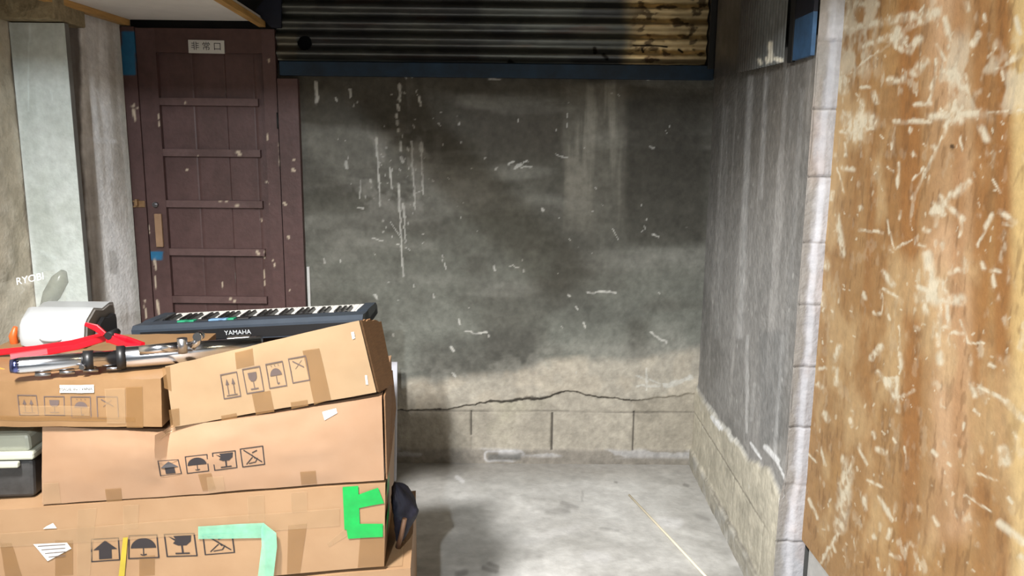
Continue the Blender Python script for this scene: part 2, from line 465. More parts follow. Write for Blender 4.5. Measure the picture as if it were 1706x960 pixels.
low = ss(.012, -.012, GZ-topz)
cb = s2l((180, 175, 160))*(1+.3*(fbm(GY*6, GZ*6, 66, 5)-.5))[..., None]
col = col*(1-low)[..., None]+cb*low[..., None]
jd = np.min(np.abs(GY[..., None]-np.array([2.45, 2.84, 3.23])), -1)
jm = (1-ss(.002, .006, jd))*low*(GZ < .27)*.6
jh = np.maximum(1-ss(.002, .006, np.abs(GZ-.268)), 1-ss(.002, .006, np.abs(GZ-.078)))*low*ss(.3, .55, n1)
col = lerpc(col, (92, 86, 78), np.maximum(jm, jh)*.6)
col = lerpc(col, (215, 215, 210), (1-ss(.4, 1.4, np.abs(GZ-topz)/.012))*ss(.5, .65, n1)*.6)
foot = ss(.085, .065, GZ+.02*(n2-.5)); col = lerpc(col, (196, 196, 192), foot*.6*ss(.4, .6, n2)); col = lerpc(col, (124, 122, 118), foot*.4)
W = np.zeros_like(GT)
for (x0, y0, x1, y1, wd) in [(1300, 828, 1305, 880, 3), (1302, 880, 1310, 930, 6), (1270, 745, 1290, 768, 4), (1245, 738, 1262, 764, 2), (1185, 695, 1200, 715, 3), (1288, 770, 1318, 826, 2)]:
    W = np.maximum(W, 1-ss(.6, 1.4, seg(PX+6*(n5-.5), PY+6*(n5-.5), x0, y0, x1, y1, wd)))
col = lerpc(col, (228, 230, 232), W*.85)
for i in range(40):
    y_ = rs_.uniform(2.35, 3.5); z_ = rs_.uniform(.1, 1.7)
    col = lerpc(col, (200, 200, 198), (1-ss(.4, 1.3, np.hypot(GY-y_, (GZ-z_)*.7)/rs_.uniform(.003, .008)))*.5)
hf = fbm(GY*55, GZ*48, 79, 4)-.5; col = col*(1+.42*hf+.4*(fbm(GY*14, GZ*16, 80, 4)-.5)*(.4+low))[..., None]
P[..., 0] += .003*hf + .012*(1-low)+.004*(n2-.5)+jm*.006+jh*.004-foot*.012
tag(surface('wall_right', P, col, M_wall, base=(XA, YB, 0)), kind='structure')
# end face of the block wall, seen as a pale strip of block ends
us = np.linspace(0, 1, 24); zs = np.linspace(-.01, 2.6, 500)
GU, GZ = np.meshgrid(us, zs, indexing='ij')
X0_ = XB_-.004+.012*ss(.42, .5, GZ+.03*np.sin(GZ*40)*0)
P = np.stack([X0_+(.957-X0_)*GU, np.full_like(GU, YE)+.015*GU, GZ], -1)
n2 = fbm(GU*2, GZ*12, 72, 4); n1 = fbm(GU, GZ*4, 73, 4)
row = np.floor((GZ-.09)/.192); jd = np.abs(((GZ-.09)/.192) % 1-.5)
col = np.broadcast_to(s2l((172, 172, 177)), P.shape).copy()*(1+.12*np.sin(row*7.7))[..., None]
col = lerpc(col, (140, 136, 130), ss(.45, .2, GU+.5*(n2-.5)+.12*np.sin(row*3.1))*.8)
col = lerpc(col, (170, 150, 140), ss(.55, .75, n1)*.3)
j = ss(.482, .494, jd); col = lerpc(col, (112, 106, 100), j*.7)
P[..., 1] += .006*j+.006*(n2-.5)-.012*ss(.4, .6, GU+.2*np.sin(row*3.1))
tag(surface('wall_right_end', P, col, M_wall, base=(.9, YE, 0)), kind='structure')
b = MB(); b.hexa([(.93, 2.32, 0), (1.06, 2.32, 0), (1.06, 3.62, 0), (.96, 3.62, 0)], [(.93, 2.32, 2.7), (1.06, 2.32, 2.7), (1.06, 3.62, 2.7), (.96, 3.62, 2.7)])
tag(b.build('wall_right_core', M_grey, base=(1, 3, 0)), kind='structure')
b = MB(); b.box((1.03, .3, 1.3), (.12, 4.0, 2.7)); tag(b.build('wall_right_near', mat('pale_grey_render', (176, 175, 172), rough=.8, amt=.12, scale=12, bump=.2), base=(1.03, .3, 0)), kind='structure')

# ------------------------------------------------------------------ scuffed board on the right
ys = np.linspace(2.325, 1.02, 330); zs = np.linspace(.29, 2.1, 460)
GY, GZ = np.meshgrid(ys, zs, indexing='ij')
XP = .944
P = np.stack([np.full_like(GY, XP), GY, GZ], -1)
PX, PY = project(P)
n1 = fbm(GY*4, GZ*4, 81, 5); n2 = fbm(GY*16, GZ*16, 82, 4); n5 = fbm(GY*55, GZ*55, 83, 3); nv_ = fbm(GY*9, GZ*.5, 84, 4); nh = fbm(GY*8, GZ*60, 85, 3)
col = np.broadcast_to(s2l((156, 121, 82)), P.shape).copy()
col = lerpc(col, (140, 97, 56), ss(.48, .7, nv_)*.55)
col = lerpc(col, (176, 138, 90), ss(.5, .72, n1)*.4)
col = lerpc(col, (150, 110, 66), ss(.5, .7, nh)*.25)
k = softrect(PX+20*(n1-.5), PY, 1545, -200, 1620, 900, 24)*(.3+.5*ss(.45, .65, n1)); col = lerpc(col, (196, 160, 128), k)
for x0, x1, k0 in [(1500, 1532, .75), (1622, 1650, .6), (1658, 1686, .7), (1588, 1608, .45), (1440, 1456, .3)]:
    k = softrect(PX+14*(n1-.5), PY, x0, -300, x1, 1300, 7)*k0*ss(.3, .6, fbm(GY*3, GZ*2, 88, 3)); col = lerpc(col, (146, 98, 54), k)
col = lerpc(col, (214, 184, 130), ss(1672, 1700, PX+16*(n2-.5))*.75)  # lamplit brightness of the right edge painted into the board
T = []
c4 = [(200, 155, 450, 45, 9), (280, 70, 445, 40, 12), (130, 100, 250, 75, 12), (150, 245, 300, 130, 4), (300, 130, 400, 20, 4), (350, 170, 385, 130, 10), (560, 150, 580, 115, 9),
      (365, 245, 400, 205, 13), (430, 270, 440, 200, 5), (415, 340, 432, 250, 5), (470, 60, 490, 170, 9), (490, 210, 530, 290, 16), (535, 250, 548, 320, 6), (440, 150, 470, 200, 5),
      (120, 240, 130, 300, 14), (160, 20, 120, 90, 14), (140, 10, 240, 15, 10), (150, 400, 220, 405, 22), (190, 340, 185, 460, 9), (120, 440, 230, 430, 5), (130, 560, 165, 565, 7), (135, 480, 140, 520, 5),
      (305, 405, 420, 405, 7), (420, 388, 600, 378, 12), (500, 360, 520, 400, 14), (600, 375, 730, 370, 4), (485, 405, 360, 660, 5), (430, 490, 440, 485, 6), (360, 600, 400, 560, 3),
      (520, 450, 525, 500, 4), (590, 420, 610, 465, 10), (300, 420, 290, 500, 3), (315, 545, 310, 625, 5), (360, 510, 365, 520, 6), (280, 560, 295, 570, 3),
      (500, 650, 550, 605, 9), (455, 690, 490, 640, 8), (470, 680, 530, 730, 8), (440, 700, 435, 750, 7), (525, 720, 520, 790, 5), (580, 820, 625, 715, 5), (650, 705, 700, 740, 8), (660, 745, 690, 750, 5),
      (130, 850, 110, 720, 8), (95, 640, 90, 665, 6), (60, 860, 75, 890, 10), (190, 690, 185, 700, 5), (180, 765, 260, 775, 4), (275, 730, 300, 830, 3), (300, 830, 360, 800, 3), (320, 700, 318, 730, 4), (400, 765, 415, 770, 7),
      (410, 850, 425, 950, 14), (380, 815, 400, 820, 5), (265, 910, 295, 950, 8), (480, 910, 530, 895, 7), (595, 880, 600, 895, 6), (620, 900, 650, 905, 6), (630, 920, 635, 955, 5), (630, 600, 650, 640, 3), (690, 200, 720, 180, 8), (640, 230, 700, 200, 5), (610, 190, 640, 160, 3), (705, 60, 720, 110, 8),
      (280, 270, 330, 265, 10), (190, 292, 215, 290, 5), (230, 310, 240, 340, 8), (370, 350, 420, 345, 6), (320, 100, 330, 170, 4), (660, 235, 665, 270, 4), (355, 430, 350, 440, 5), (540, 10, 545, 30, 8), (600, 50, 602, 70, 5), (110, 560, 130, 640, 3)]
for a in c4: T.append((1340+a[0]/2, a[1]/2, 1340+a[2]/2, a[3]/2, a[4]/2))
c5 = [(510, 30, 640, 40, 16), (520, 60, 525, 80, 9), (570, 60, 565, 190, 7), (600, 60, 600, 120, 6), (560, 130, 600, 130, 5), (570, 220, 575, 250, 10), (640, 110, 665, 180, 4), (665, 185, 720, 185, 3), (490, 130, 500, 135, 6),
      (385, 5, 430, 30, 4), (380, 20, 378, 80, 3), (320, 20, 322, 35, 5), (355, 85, 375, 85, 5), (400, 90, 405, 105, 4), (345, 235, 375, 195, 8), (220, 240, 235, 195, 7), (225, 270, 228, 320, 7), (438, 220, 442, 265, 7),
      (365, 280, 425, 370, 6), (385, 300, 430, 300, 4), (430, 300, 430, 410, 6), (430, 365, 485, 340, 5), (440, 130, 435, 210, 2), (700, 330, 790, 375, 6), (790, 375, 852, 440, 8), (685, 340, 690, 360, 8), (740, 258, 752, 262, 6), (685, 405, 705, 425, 4),
      (785, 540, 795, 580, 13), (770, 785, 852, 850, 11), (265, 620, 240, 800, 17), (280, 565, 270, 620, 5), (255, 570, 258, 610, 10), (235, 820, 175, 915, 5), (165, 320, 180, 330, 7), (180, 20, 185, 60, 8), (190, 420, 200, 440, 8),
      (275, 440, 277, 460, 6), (350, 480, 355, 500, 5), (370, 540, 390, 548, 8), (420, 505, 425, 515, 4), (550, 545, 565, 560, 6), (655, 455, 650, 470, 5), (320, 690, 322, 735, 7), (135, 705, 165, 770, 5), (370, 700, 415, 775, 6), (400, 740, 410, 770, 6),
      (400, 835, 408, 805, 5), (350, 825, 355, 835, 6), (410, 890, 435, 900, 6), (550, 765, 565, 790, 6), (500, 730, 503, 740, 5), (285, 835, 286, 870, 3), (215, 850, 225, 880, 3), (120, 540, 160, 580, 3), (170, 270, 190, 268, 5), (300, 530, 330, 590, 4), (330, 640, 380, 665, 4),
      (175, 530, 190, 590, 4), (455, 530, 458, 580, 3), (610, 150, 650, 150, 5), (655, 690, 740, 745, 3), (840, 900, 850, 950, 12), (820, 480, 830, 500, 5), (800, 700, 815, 720, 5), (500, 905, 505, 940, 3), (365, 900, 370, 940, 3), (700, 620, 760, 640, 3), (600, 585, 606, 592, 4)]
for a in c5: T.append((1280+a[0]/2, 480+a[1]/2, 1280+a[2]/2, 480+a[3]/2, a[4]/2))
W = np.zeros_like(GY)
for c in T:
    m_ = (PX > min(c[0], c[2])-30) & (PX < max(c[0], c[2])+30) & (PY > min(c[1], c[3])-30) & (PY < max(c[1], c[3])+30)
    if not m_.any(): continue
    d = seg(PX[m_]+7*(n5[m_]-.5)+5*(n2[m_]-.5), PY[m_]+7*(n5[m_]-.5), *c[:4], c[4])
    W[m_] = np.maximum(W[m_], (1-ss(.25, 1.9, d))*(.3+.7*ss(.3, .6, n5[m_])))
for (bx, by, br) in [(1430, 205, 27), (1560, 488, 30), (1495, 60, 24), (1590, 190, 22), (1585, 120, 20), (1480, 640, 12), (1402, 130, 14), (1565, 345, 14)]:
    for q in range(15):
        an = rs_.uniform(0, 6.28); L = br*rs_.uniform(.2, 1.05); T.append((bx+rs_.uniform(-6, 6), by+rs_.uniform(-6, 6), bx+L*math.cos(an), by+L*math.sin(an)*1.1, rs_.uniform(1.5, 4.5)))
    T.append((bx, by-br*.25, bx, by+br*.25, br*.42))
for c in T[-128:]:
    m_ = (PX > min(c[0], c[2])-20) & (PX < max(c[0], c[2])+20) & (PY > min(c[1], c[3])-20) & (PY < max(c[1], c[3])+20)
    if m_.any():
        d = seg(PX[m_]+9*(n5[m_]-.5)+6*(n2[m_]-.5), PY[m_]+9*(n5[m_]-.5), *c[:4], c[4]); W[m_] = np.maximum(W[m_], (1-ss(.3, 1.8, d))*(.4+.6*ss(.3, .55, n5[m_])))
for i in range(220):
    x = rs_.uniform(1345, 1690); y = rs_.uniform(0, 950); r = rs_.uniform(.6, 1.7); L = rs_.uniform(0, 7); a = rs_.gauss(1.4, .5)
    c = (x, y, x+L*math.cos(a), y+L*math.sin(a))
    m_ = (np.abs(PX-x) < 30) & (np.abs(PY-y) < 30)
    if not m_.any(): continue
    d = seg(PX[m_]+4*(n5[m_]-.5), PY[m_], *c, r)
    W[m_] = np.maximum(W[m_], (1-ss(.5, 1.4, d))*rs_.uniform(.35, .9))
fl = fbm(GY*34, GZ*26, 91, 4); W = np.maximum(W, ss(.68, .76, fl)*.45*ss(.4, .6, n1)); W = np.maximum(W, ss(.62, .74, fl)*.15)
fd = fbm(GY*70, GZ*22, 95, 3); col = lerpc(col, (112, 80, 50), ss(.6, .74, fd)*.45)
k = softrect(PX+60*(n1-.5), PY+60*(n1-.5), 1395, -60, 1470, 140, 20)*ss(.42, .6, n2); W = np.maximum(W, k*.7)
k = softrect(PX+60*(n1-.5), PY+60*(n1-.5), 1560, 60, 1720, 190, 24)*ss(.5, .64, n2); W = np.maximum(W, k*.6)
col = lerpc(col, (198, 170, 130), ss(.5, .72, fbm(GY*7, GZ*5, 97, 5))*.45)
col = lerpc(col, (214, 204, 184), np.clip(W, 0, 1)*.82)
col = lerpc(col, (70, 50, 34), (1-ss(.5, 1.3, seg(PX, PY, 1586, 244, 1587, 245, 4)))*.9)
P[..., 0] += .0015*(n2-.5)
col = col*np.array([.86, .88, .86])
t = empty('scuffed_board', (XP, 1.7, .29), 'tall tan board covered in white scuffs and scrapes along the right side', 'board')
surface('scuffed_face', P, col, M_ply, t)
b = MB(); b.box((XP+.0085, 1.6725, 1.195), (.013, 1.304, 1.81)); b.build('board_core', M_batten, t)

# ------------------------------------------------------------------ left side: wall, pillar, grey panel, beam
def plain_wall(name, P, base, dark, light, seed, streak=0., sk=None):
    n1 = fbm(P[..., 0]*4+P[..., 1]*4, P[..., 2]*4, seed, 5); n2 = fbm(P[..., 0]*16+P[..., 1]*16, P[..., 2]*16, seed+1, 4)
    nv = fbm((P[..., 0]+P[..., 1])*17, P[..., 2]*1.2, seed+2, 5)
    col = np.broadcast_to(s2l(base), P.shape).copy()
    col = lerpc(col, dark, ss(.45, .72, n1)*.6); col = lerpc(col, light, ss(.5, .72, n2)*.35)
    if streak: col = lerpc(col, light, ss(.46, .62, nv)*streak); col = lerpc(col, dark, ss(.5, .32, nv)*streak*.7)
    return col, n1, n2, nv


YW = 3.54
XR_ = at(213, 240, 1, YW)[0]
A_ = at(112, 240, 1, 3.2)
xs = np.linspace(A_[0], XR_, 110); zs = np.linspace(0, 2.3, 280)
GX, GZ = np.meshgrid(xs, zs, indexing='ij'); P = np.stack([GX, 3.2+(YW-3.2)*(GX-A_[0])/(XR_-A_[0]), GZ], -1)
col, n1, n2, nv = plain_wall('x', P, (232, 231, 229), (188, 183, 176), (248, 248, 248), 101, .6)
PX, PY = project(P)
xr_ = 205+27*(PY-50)/480; xl_ = 106+43*PY/500
col = lerpc(col, (150, 142, 128), ss(-42, -6, PX+16*(n2-.5)-xr_)*.5*ss(420, 200, PY))
col = lerpc(col, (176, 178, 170), ss(-16, 0, PX+10*(n2-.5)-xr_)*.6)
for (x0, y0, x1, y1, wd, k) in [(153, 130, 162, 235, 4, .9), (162, 150, 175, 190, 3, .7), (150, 40, 153, 130, 9, .5), (175, 190, 185, 300, 4, .5), (150, 232, 190, 236, 4, .7), (190, 380, 205, 500, 10, .5), (160, 260, 185, 420, 8, .35)]:
    col = lerpc(col, (238, 239, 240), (1-ss(.4, 1.5, seg(PX+5*(n2-.5), PY, x0, y0, x1, y1, wd)))*k)
col = lerpc(col, (150, 146, 140), (1-ss(.5, 1.4, seg(PX+8*(n2-.5), PY, 188, 425, 190, 450, 8)))*.5)
gap_shade_w = np.interp(PY, [0, 100, 240, 500], [26, 20, 10, 6])
col = lerpc(col, (70, 58, 50), ss(4, -4, PX-xl_-gap_shade_w+8*(n2-.5))*.85)  # shade in the gap behind the grey panel, painted onto the pillar
P[..., 1] += .008*(n2-.5)
tag(surface('trim_1', P, col, M_wall, base=(-1.85, YW, 0)), kind='structure')
q = [(-2.3, 3.21), (A_[0]-.01, 3.21), (XR_-.006, YW+.012), (XR_-.006, 3.7), (-2.3, 3.7)]
b = MB(); b.prism([(x, y, 0) for x, y in q], (0, 0, 2.6))
tag(b.build('trim_2', mat('pale_pillar_side', (186, 182, 170), rough=.9, amt=.2, scale=20, bump=.3), base=(-2, 3.5, 0)), kind='structure')
YP = 3.08
x0 = at(40, 300, 1, YP)[0]; x1 = at(129.5, 300, 1, YP)[0]; ztop = at(60, 38, 1, YP)[2]
xs = np.linspace(x0, x1, 60); zs = np.linspace(0, ztop, 260)
GX, GZ = np.meshgrid(xs, zs, indexing='ij'); P = np.stack([GX, np.full_like(GX, YP), GZ], -1)
col, n1, n2, nv = plain_wall('x', P, (194, 202, 198), (172, 178, 170), (212, 218, 216), 111, .15)
PX, PY = project(P)
for c in [(50, 40, 50, 70, 2, .6), (48, 70, 47, 185, 1.2, .6), (84, 150, 88, 166, 1, .6), (100, 110, 108, 112, 3, .4), (70, 420, 90, 430, 4, .3)]:
    col = lerpc(col, (214, 224, 222), (1-ss(.4, 1.5, seg(PX+2*(n2-.5), PY, *c[:5])))*c[5])
col = lerpc(col, (214, 220, 218), ss(x0+.02, x0, GX+.012*(n2-.5))*.4)
t = empty('grey_panel', ((x0+x1)/2, YP, 0), 'tall smooth grey green slab standing at far left before the pale pillar', 'panel')
surface('panel_face', P, col, M_wall, t)
b = MB(); b.box(((x0+x1)/2, YP+.016, ztop/2), (x1-x0, .026, ztop)); b.build('panel_core', M_grey, t)
b = MB(); b.box((-2.05, YP+.05, ztop+.15), ((x1+2.05)*2-.004, .22, .29), bev=.006)
tag(b.build('trim_3', mat('rough_tan_concrete', (160, 146, 116), rough=.95, amt=.25, scale=30, bump=.8, bscale=60, col2=(120, 106, 80)), base=(-2.05, YP, ztop)), kind='structure')
zs = np.linspace(0, 2.6, 200); ys = np.linspace(1.2, YP+.02, 140)
GY, GZ = np.meshgrid(ys, zs, indexing='ij'); P = np.stack([np.full_like(GY, x0-.006), GY, GZ], -1)
col, n1, n2, nv = plain_wall('x', P, (190, 180, 162), (150, 142, 126), (208, 202, 188), 121, .15)
P[..., 0] += .012*(n2-.5)
tag(surface('wall_left', P, col, M_wall, base=(x0, 2, 0)), kind='structure')
b = MB(); b.box((x0-.09, .4, 1.35), (.1, 5.6, 2.7)); tag(b.build('wall_left_core', M_grey, base=(x0-.09, .4, 0)), kind='structure')

# ------------------------------------------------------------------ ceilings, added shade casters
b = MB(); b.box((-.5, 1.2, 2.95), (3.6, 5.2, .1)); tag(b.build('ceiling', M_grey, base=(-.5, 1.2, 2.9)), kind='structure')
b = MB(); b.box((-.4, .2, 2.57), (2.6, .12, .66), bev=.004); tag(b.build('trim_7', M_grey, base=(-.4, .2, 2.24)), kind='structure')  # unseen beam, added to keep the rear lamp off the upper wall
b = MB(); s0, s1 = np.array([-1.2, .62, 2.84]), np.array([-.13, .62, 1.82]); dd = (s1-s0)/np.linalg.norm(s1-s0); pn = np.array([-dd[2], 0, dd[0]])*.05
b.prism([s0-pn, s1-pn, s1+pn, s0+pn], (0, .03, 0)); tag(b.build('trim_8', M_batten, base=(-.6, .62, 2.9)), kind='structure')  # unseen strut, added to cast the diagonal band on the back wall
b = MB(); b.box((-.5, 1.38, 2.605), (3.0, .1, .61), bev=.004); tag(b.build('trim_9', M_grey, base=(-.5, 1.38, 2.3)), kind='structure')  # unseen beam, added to keep the left lamp off the upper wall
ZC = 2.035
a0 = at(235, 45, 2, ZC); a1 = at(90, 0, 2, ZC); c0 = at(445, 45, 2, ZC); c1 = at(372, 0, 2, ZC)
YC0 = 2.75
xa = lambda y: a0[0]+(a1[0]-a0[0])*(y-a0[1])/(a1[1]-a0[1])
xc = lambda y: c0[0]+(c1[0]-c0[0])*(y-c0[1])/(c1[1]-c0[1])
b = MB(); q = [(xa(YC0), YC0), (xc(YC0), YC0), (xc(3.575), 3.575), (xa(3.575), 3.575)]
b.hexa([(x, y, ZC+.012) for x, y in q], [(x, y, ZC+.03) for x, y in q])
tag(b.build('ceiling_over_door', M_ceil, base=(-1.3, 3.2, ZC)), kind='structure')
for i, (fx, wd) in enumerate(((xa, .032), (xc, .03))):
    b = MB(); q = [(fx(YC0)-wd/2, YC0), (fx(YC0)+wd/2, YC0), (fx(3.575)+wd/2, 3.575), (fx(3.575)-wd/2, 3.575)]
    b.hexa([(x, y, ZC-.014) for x, y in q], [(x, y, ZC+.012) for x, y in q], bev=.002)
    tag(b.build('trim_%d' % (4+i), M_batten, base=(fx(3.2), 3.2, ZC)), kind='structure')

# ------------------------------------------------------------------ door
def dpt(x, y, Y=YB-.03): return at(x, y, 1, Y)


def brown_box(name, x0, x1, z0, z1, y0, y1, parent, marks=(), base=(88, 65, 63), seed=0, blue=None, lbl=None, grooves=(), bev=.002):
    """a painted board, front face at y0, finely gridded for its wear"""
    nx = max(6, int((x1-x0)/.006)); nz = max(4, int((z1-z0)/.008))
    xs = np.linspace(x0, x1, nx); zs = np.linspace(z0, z1, nz)
    GX, GZ = np.meshgrid(xs, zs, indexing='ij'); P = np.stack([GX, np.full_like(GX, y0), GZ], -1)
    n1 = fbm(GX*7, GZ*3, 130+seed, 4); n2 = fbm(GX*40, GZ*40, 131+seed, 3)
    PX, PY = project(P)
    col = np.broadcast_to(s2l(base), P.shape).copy()
    col = lerpc(col, (72, 52, 49), ss(.45, .7, n1)*.5)
    for g in grooves:
        k = 1-ss(.5, 1.2, np.abs(GX-g)/.0035); P[..., 1] += .003*k; col = lerpc(col, (70, 50, 48), k*.4)
    for c in marks:
        d = seg(PX+3*(n2-.5), PY+3*(n2-.5), *c[:4], c[4]*.68); col = lerpc(col, c[5] if len(c) > 5 else (206, 190, 168), (1-ss(.6, 1.3, d))*.85)
    if blue:
        col = lerpc(col, (28, 108, 150), softrect(PX+3*(n2-.5), PY+2*(n2-.5), *blue, 1.5)*.9)
    # closed box: front grid plus rim
    Pr = np.concatenate([P[:1].copy(), P, P[-1:].copy()], 0); Pr = np.concatenate([Pr[:, :1].copy(), Pr, Pr[:, -1:].copy()], 1)
    Pr[0, :, 1] = y1; Pr[-1, :, 1] = y1; Pr[:, 0, 1] = y1; Pr[:, -1, 1] = y1
    Cr = np.concatenate([col[:1], col, col[-1:]], 0); Cr = np.concatenate([Cr[:, :1], Cr, Cr[:, -1:]], 1)
    o = surface(name, Pr, Cr, M_brown, parent, smooth=False)
    if lbl: tag(o, lbl)
    return o


YF = YB-.045     # frame front
DX0 = dpt(219, 300)[0]; DXL = dpt(244, 300)[0]; DXR = dpt(468, 300)[0]; DX1 = dpt(503, 300)[0]
ZT = dpt(300, 46)[2]
door = empty('door_1', ((DXL+DXR)/2, YB, 0), 'dark brown panelled wooden door in the back wall', 'door'); tag(door, kind='structure')
brown_box('door_jamb', DX0, DXL-.003, 0, ZT, YF, YB, door, [(216, 175, 246, 186, 1.3), (222, 182, 226, 200, 3), (224, 178, 222, 174, 2), (240, 500, 243, 530, 1.6), (258, 430, 260, 470, 2)], seed=1, blue=(203, 52, 226, 125))
brown_box('door_jamb', DXR+.005, DX1, 0, at(480, 131, 1, YF)[2], YF, YB, door, [(488, 283, 490, 284, 3.5), (489, 266, 491, 267, 2), (480, 395, 482, 396, 3), (489, 516, 490, 522, 2.5), (483, 484, 484, 486, 1.2), (493, 475, 494, 475, 1.4), (473, 338, 476, 341, 2.2), (502, 270, 503, 285, 1)], seed=2)
SW = .062; GAP = .004
LX0, LX1 = DXL, DXR
zr = [dpt(350, y)[2] for y in (170, 255, 340, 420, 499)]
PXL = dpt(278, 340)[0]; PXR = dpt(449, 340)[0]; ZP = dpt(300, 88)[2]
YS = YB-.04
brown_box('stile', LX0, PXL, .01, ZT-.004, YS, YB-.002, door, [(263, 190, 266, 200, 1.4), (265, 204, 267, 212, 1.2), (258, 430, 259, 450, 2), (262, 500, 264, 524, 2.2), (258, 455, 260, 490, .9), (247, 376, 249, 390, 1)], seed=3, blue=(246, 419, 271, 433))
brown_box('stile', PXR, LX1, .01, ZT-.004, YS, YB-.002, door, [(466, 238, 467, 275, 2), (448, 100, 449, 104, 2.4), (444, 223, 445, 232, 1.6), (435, 340, 450, 342, 1.6), (453, 430, 458, 445, 1.2), (453, 510, 454, 522, 2.4), (443, 302, 445, 304, 2), (440, 200, 441, 210, 1), (437, 417, 446, 423, 1.6)], seed=4)
brown_box('top_rail', PXL, PXR, ZP, ZT-.004, YS, YB-.002, door, [(380, 95, 382, 96, 1)], seed=5, base=(78, 55, 51))
edges = [ZP]+[z for z in zr]+[.35]
for i in range(6):
    z1 = edges[i]; z0 = edges[i+1]
    if i == 5: z0 = .25
    mk = [[], [], [(310, 282, 312, 283, 2), (443, 302, 444, 303, 2)], [(435, 366, 436, 368, 2)], [(440, 450, 441, 476, 1.2), (371, 470, 372, 485, 1), (440, 424, 441, 430, 2)], []][i]
    brown_box('door_panel', PXL, PXR, z0, z1, YB-.016, YB-.002, door, mk, seed=6+i, grooves=(PXL+.15, PXL+.29, PXL+.42))
for i, z in enumerate(zr):
    mk = [[(285, 172, 287, 173, 1.5), (308, 171, 310, 173, 2)], [(396, 254, 400, 257, 4), (330, 262, 332, 263, 1.5)], [(446, 338, 448, 346, 3), (390, 342, 400, 342, 1.5), (360, 334, 380, 334, 1)], [(428, 420, 432, 425, 3), (440, 417, 446, 425, 2)], [(380, 496, 392, 502, 1.5)]][i]
    brown_box('cross_rail', PXL-.002, PXR-.03, z-.016, z+.016, YB-.038, YB-.002, door, mk, seed=14+i, base=(98, 76, 74))
brown_box('bottom_rail', PXL, PXR, .01, .25, YS, YB-.002, door, seed=25)
hs = MB(); p = dpt(228, 340, YF-.004)
hs.box(p+np.array([.012, 0, 0]), (.05, .006, .03), bev=.002); hs.box(p+np.array([-.026, -.002, .012]), (.036, .005, .007), bev=.001); hs.box(p+np.array([-.026, -.002, -.012]), (.036, .005, .007), bev=.001); hs.box(p+np.array([-.042, -.002, 0]), (.007, .005, .03), bev=.001); hs.box(p+np.array([.006, -.012, .008]), (.01, .022, .03), bev=.002)
o = hs.build('hasp', M_brass, door)
hd = MB(); a = dpt(265, 384, YS-.008); hd.box(a, (.032, .014, .152), bev=.003); hd.build('pull_plate', M_handle, door)
hd = MB(); a = dpt(259, 341, YS-.008); hd.tube([a+np.array([0, .008, 0]), a+np.array([0, -.008, 0])], .012); hd.tube([a+np.array([0, -.008, 0]), a+np.array([0, -.02, 0])], .006); hd.build('lock_cylinder', M_steel, door)
for z in (1.62, .62):
    hd = MB(); hd.tube([(DXR+.001, YF-.002, z-.035), (DXR+.001, YF-.002, z+.035)], .004); hd.build('hinge', M_darksteel, door)
b = MB(); x = DX1+.012; b.box((x, YB-.018, .38), (.012, .012, .76+.4)); tag(b.build('trim_6', M_pwhite, base=(x, YB, 0)), kind='structure')
# sign over the door
t = empty('exit_sign', dpt(344, 78, YS-.004), 'small white sign with three black characters at the top of the brown door', 'sign')
p = WL[t.name]; rr = Matrix.Rotation(math.radians(.5), 4, 'Y')
b = MB(); b.box(p, (.157, .006, .056), bev=.001, rot=rr); b.build('sign_plate', M_paper, t)
text_mesh('非 常 口', .038, lambda x, y: p+np.array([x, -.0036, y-x*.01]), 'lettering', M_print, t)

# ------------------------------------------------------------------ corrugated sheet over the back wall
x0 = at(460, 60, 1, YB-.03)[0]; x1 = at(1178, 60, 1, YB-.03)[0]; z0 = at(820, 104, 1, YB-.03)[2]
xs = np.linspace(x0, x1, 420); zs = np.linspace(z0, z0+.52, 210)
GX, GZ = np.meshgrid(xs, zs, indexing='ij')
n1 = fbm(GX*5, GZ*9, 201, 5); n2 = fbm(GX*26, GZ*40, 202, 4); n3 = fbm(GX*3, GZ*30, 203, 4)
rag_glint = ss(.48, .58, GX+.05*(n1-.5))
ph = (GZ-z0)/.0655*2*math.pi
P = np.stack([GX, YB-.03-.010*np.cos(ph+math.pi)-rag_glint*.004*(n2-.5), GZ+rag_glint*.006*(n2-.5)], -1)
PX, PY = project(P)
col = np.broadcast_to(s2l((88, 90, 86)), P.shape).copy()
col = lerpc(col, (60, 60, 64), ss(.45, .65, n1)*.6)
col = lerpc(col, (206, 182, 136), rag_glint*.85)  # warm lamp reflection painted over the ragged right end
col = lerpc(col, (50, 34, 24), rag_glint*ss(.55, .66, n2)*.8)
col = lerpc(col, (92, 60, 46), ss(.58, .72, n3)*.35)
for c in [(990, 80, 992, 88, 3), (1070, 82, 1071, 86, 2), (1056, 76, 1110, 77, 1.5), (1130, 82, 1136, 86, 2), (850, 104, 856, 108, 4), (1006, 92, 1012, 98, 3)]:
    col = lerpc(col, (20, 16, 14), 1-ss(.6, 1.4, seg(PX+4*(n2-.5), PY+4*(n2-.5), *c)))
col = lerpc(col, (104, 98, 84), softrect(PX, PY, 462, 55, 494, 100, 3)*.6)
hx, hy = 507, 72
hole = np.hypot(PX-hx, PY-hy) < 12
t = surface('corrugated_sheet', P, col, M_tin, drop=hole)
tag(t, 'long dark corrugated metal sheet with a round hole above the back wall', 'metal sheet')
b = MB(); bx0 = at(467, 120, 1, YB-.03)[0]; bx1 = at(1188, 120, 1, YB-.03)[0]; bz0 = at(820, 130, 1, YB-.03)[2]
b.box(((bx0+bx1)/2, YB-.025, (bz0+z0)/2-.002), (bx1-bx0, .04, z0-bz0-.006), bev=.003)
tag(b.build('steel_beam', M_blue), 'long blue painted beam under the corrugated sheet', 'beam')
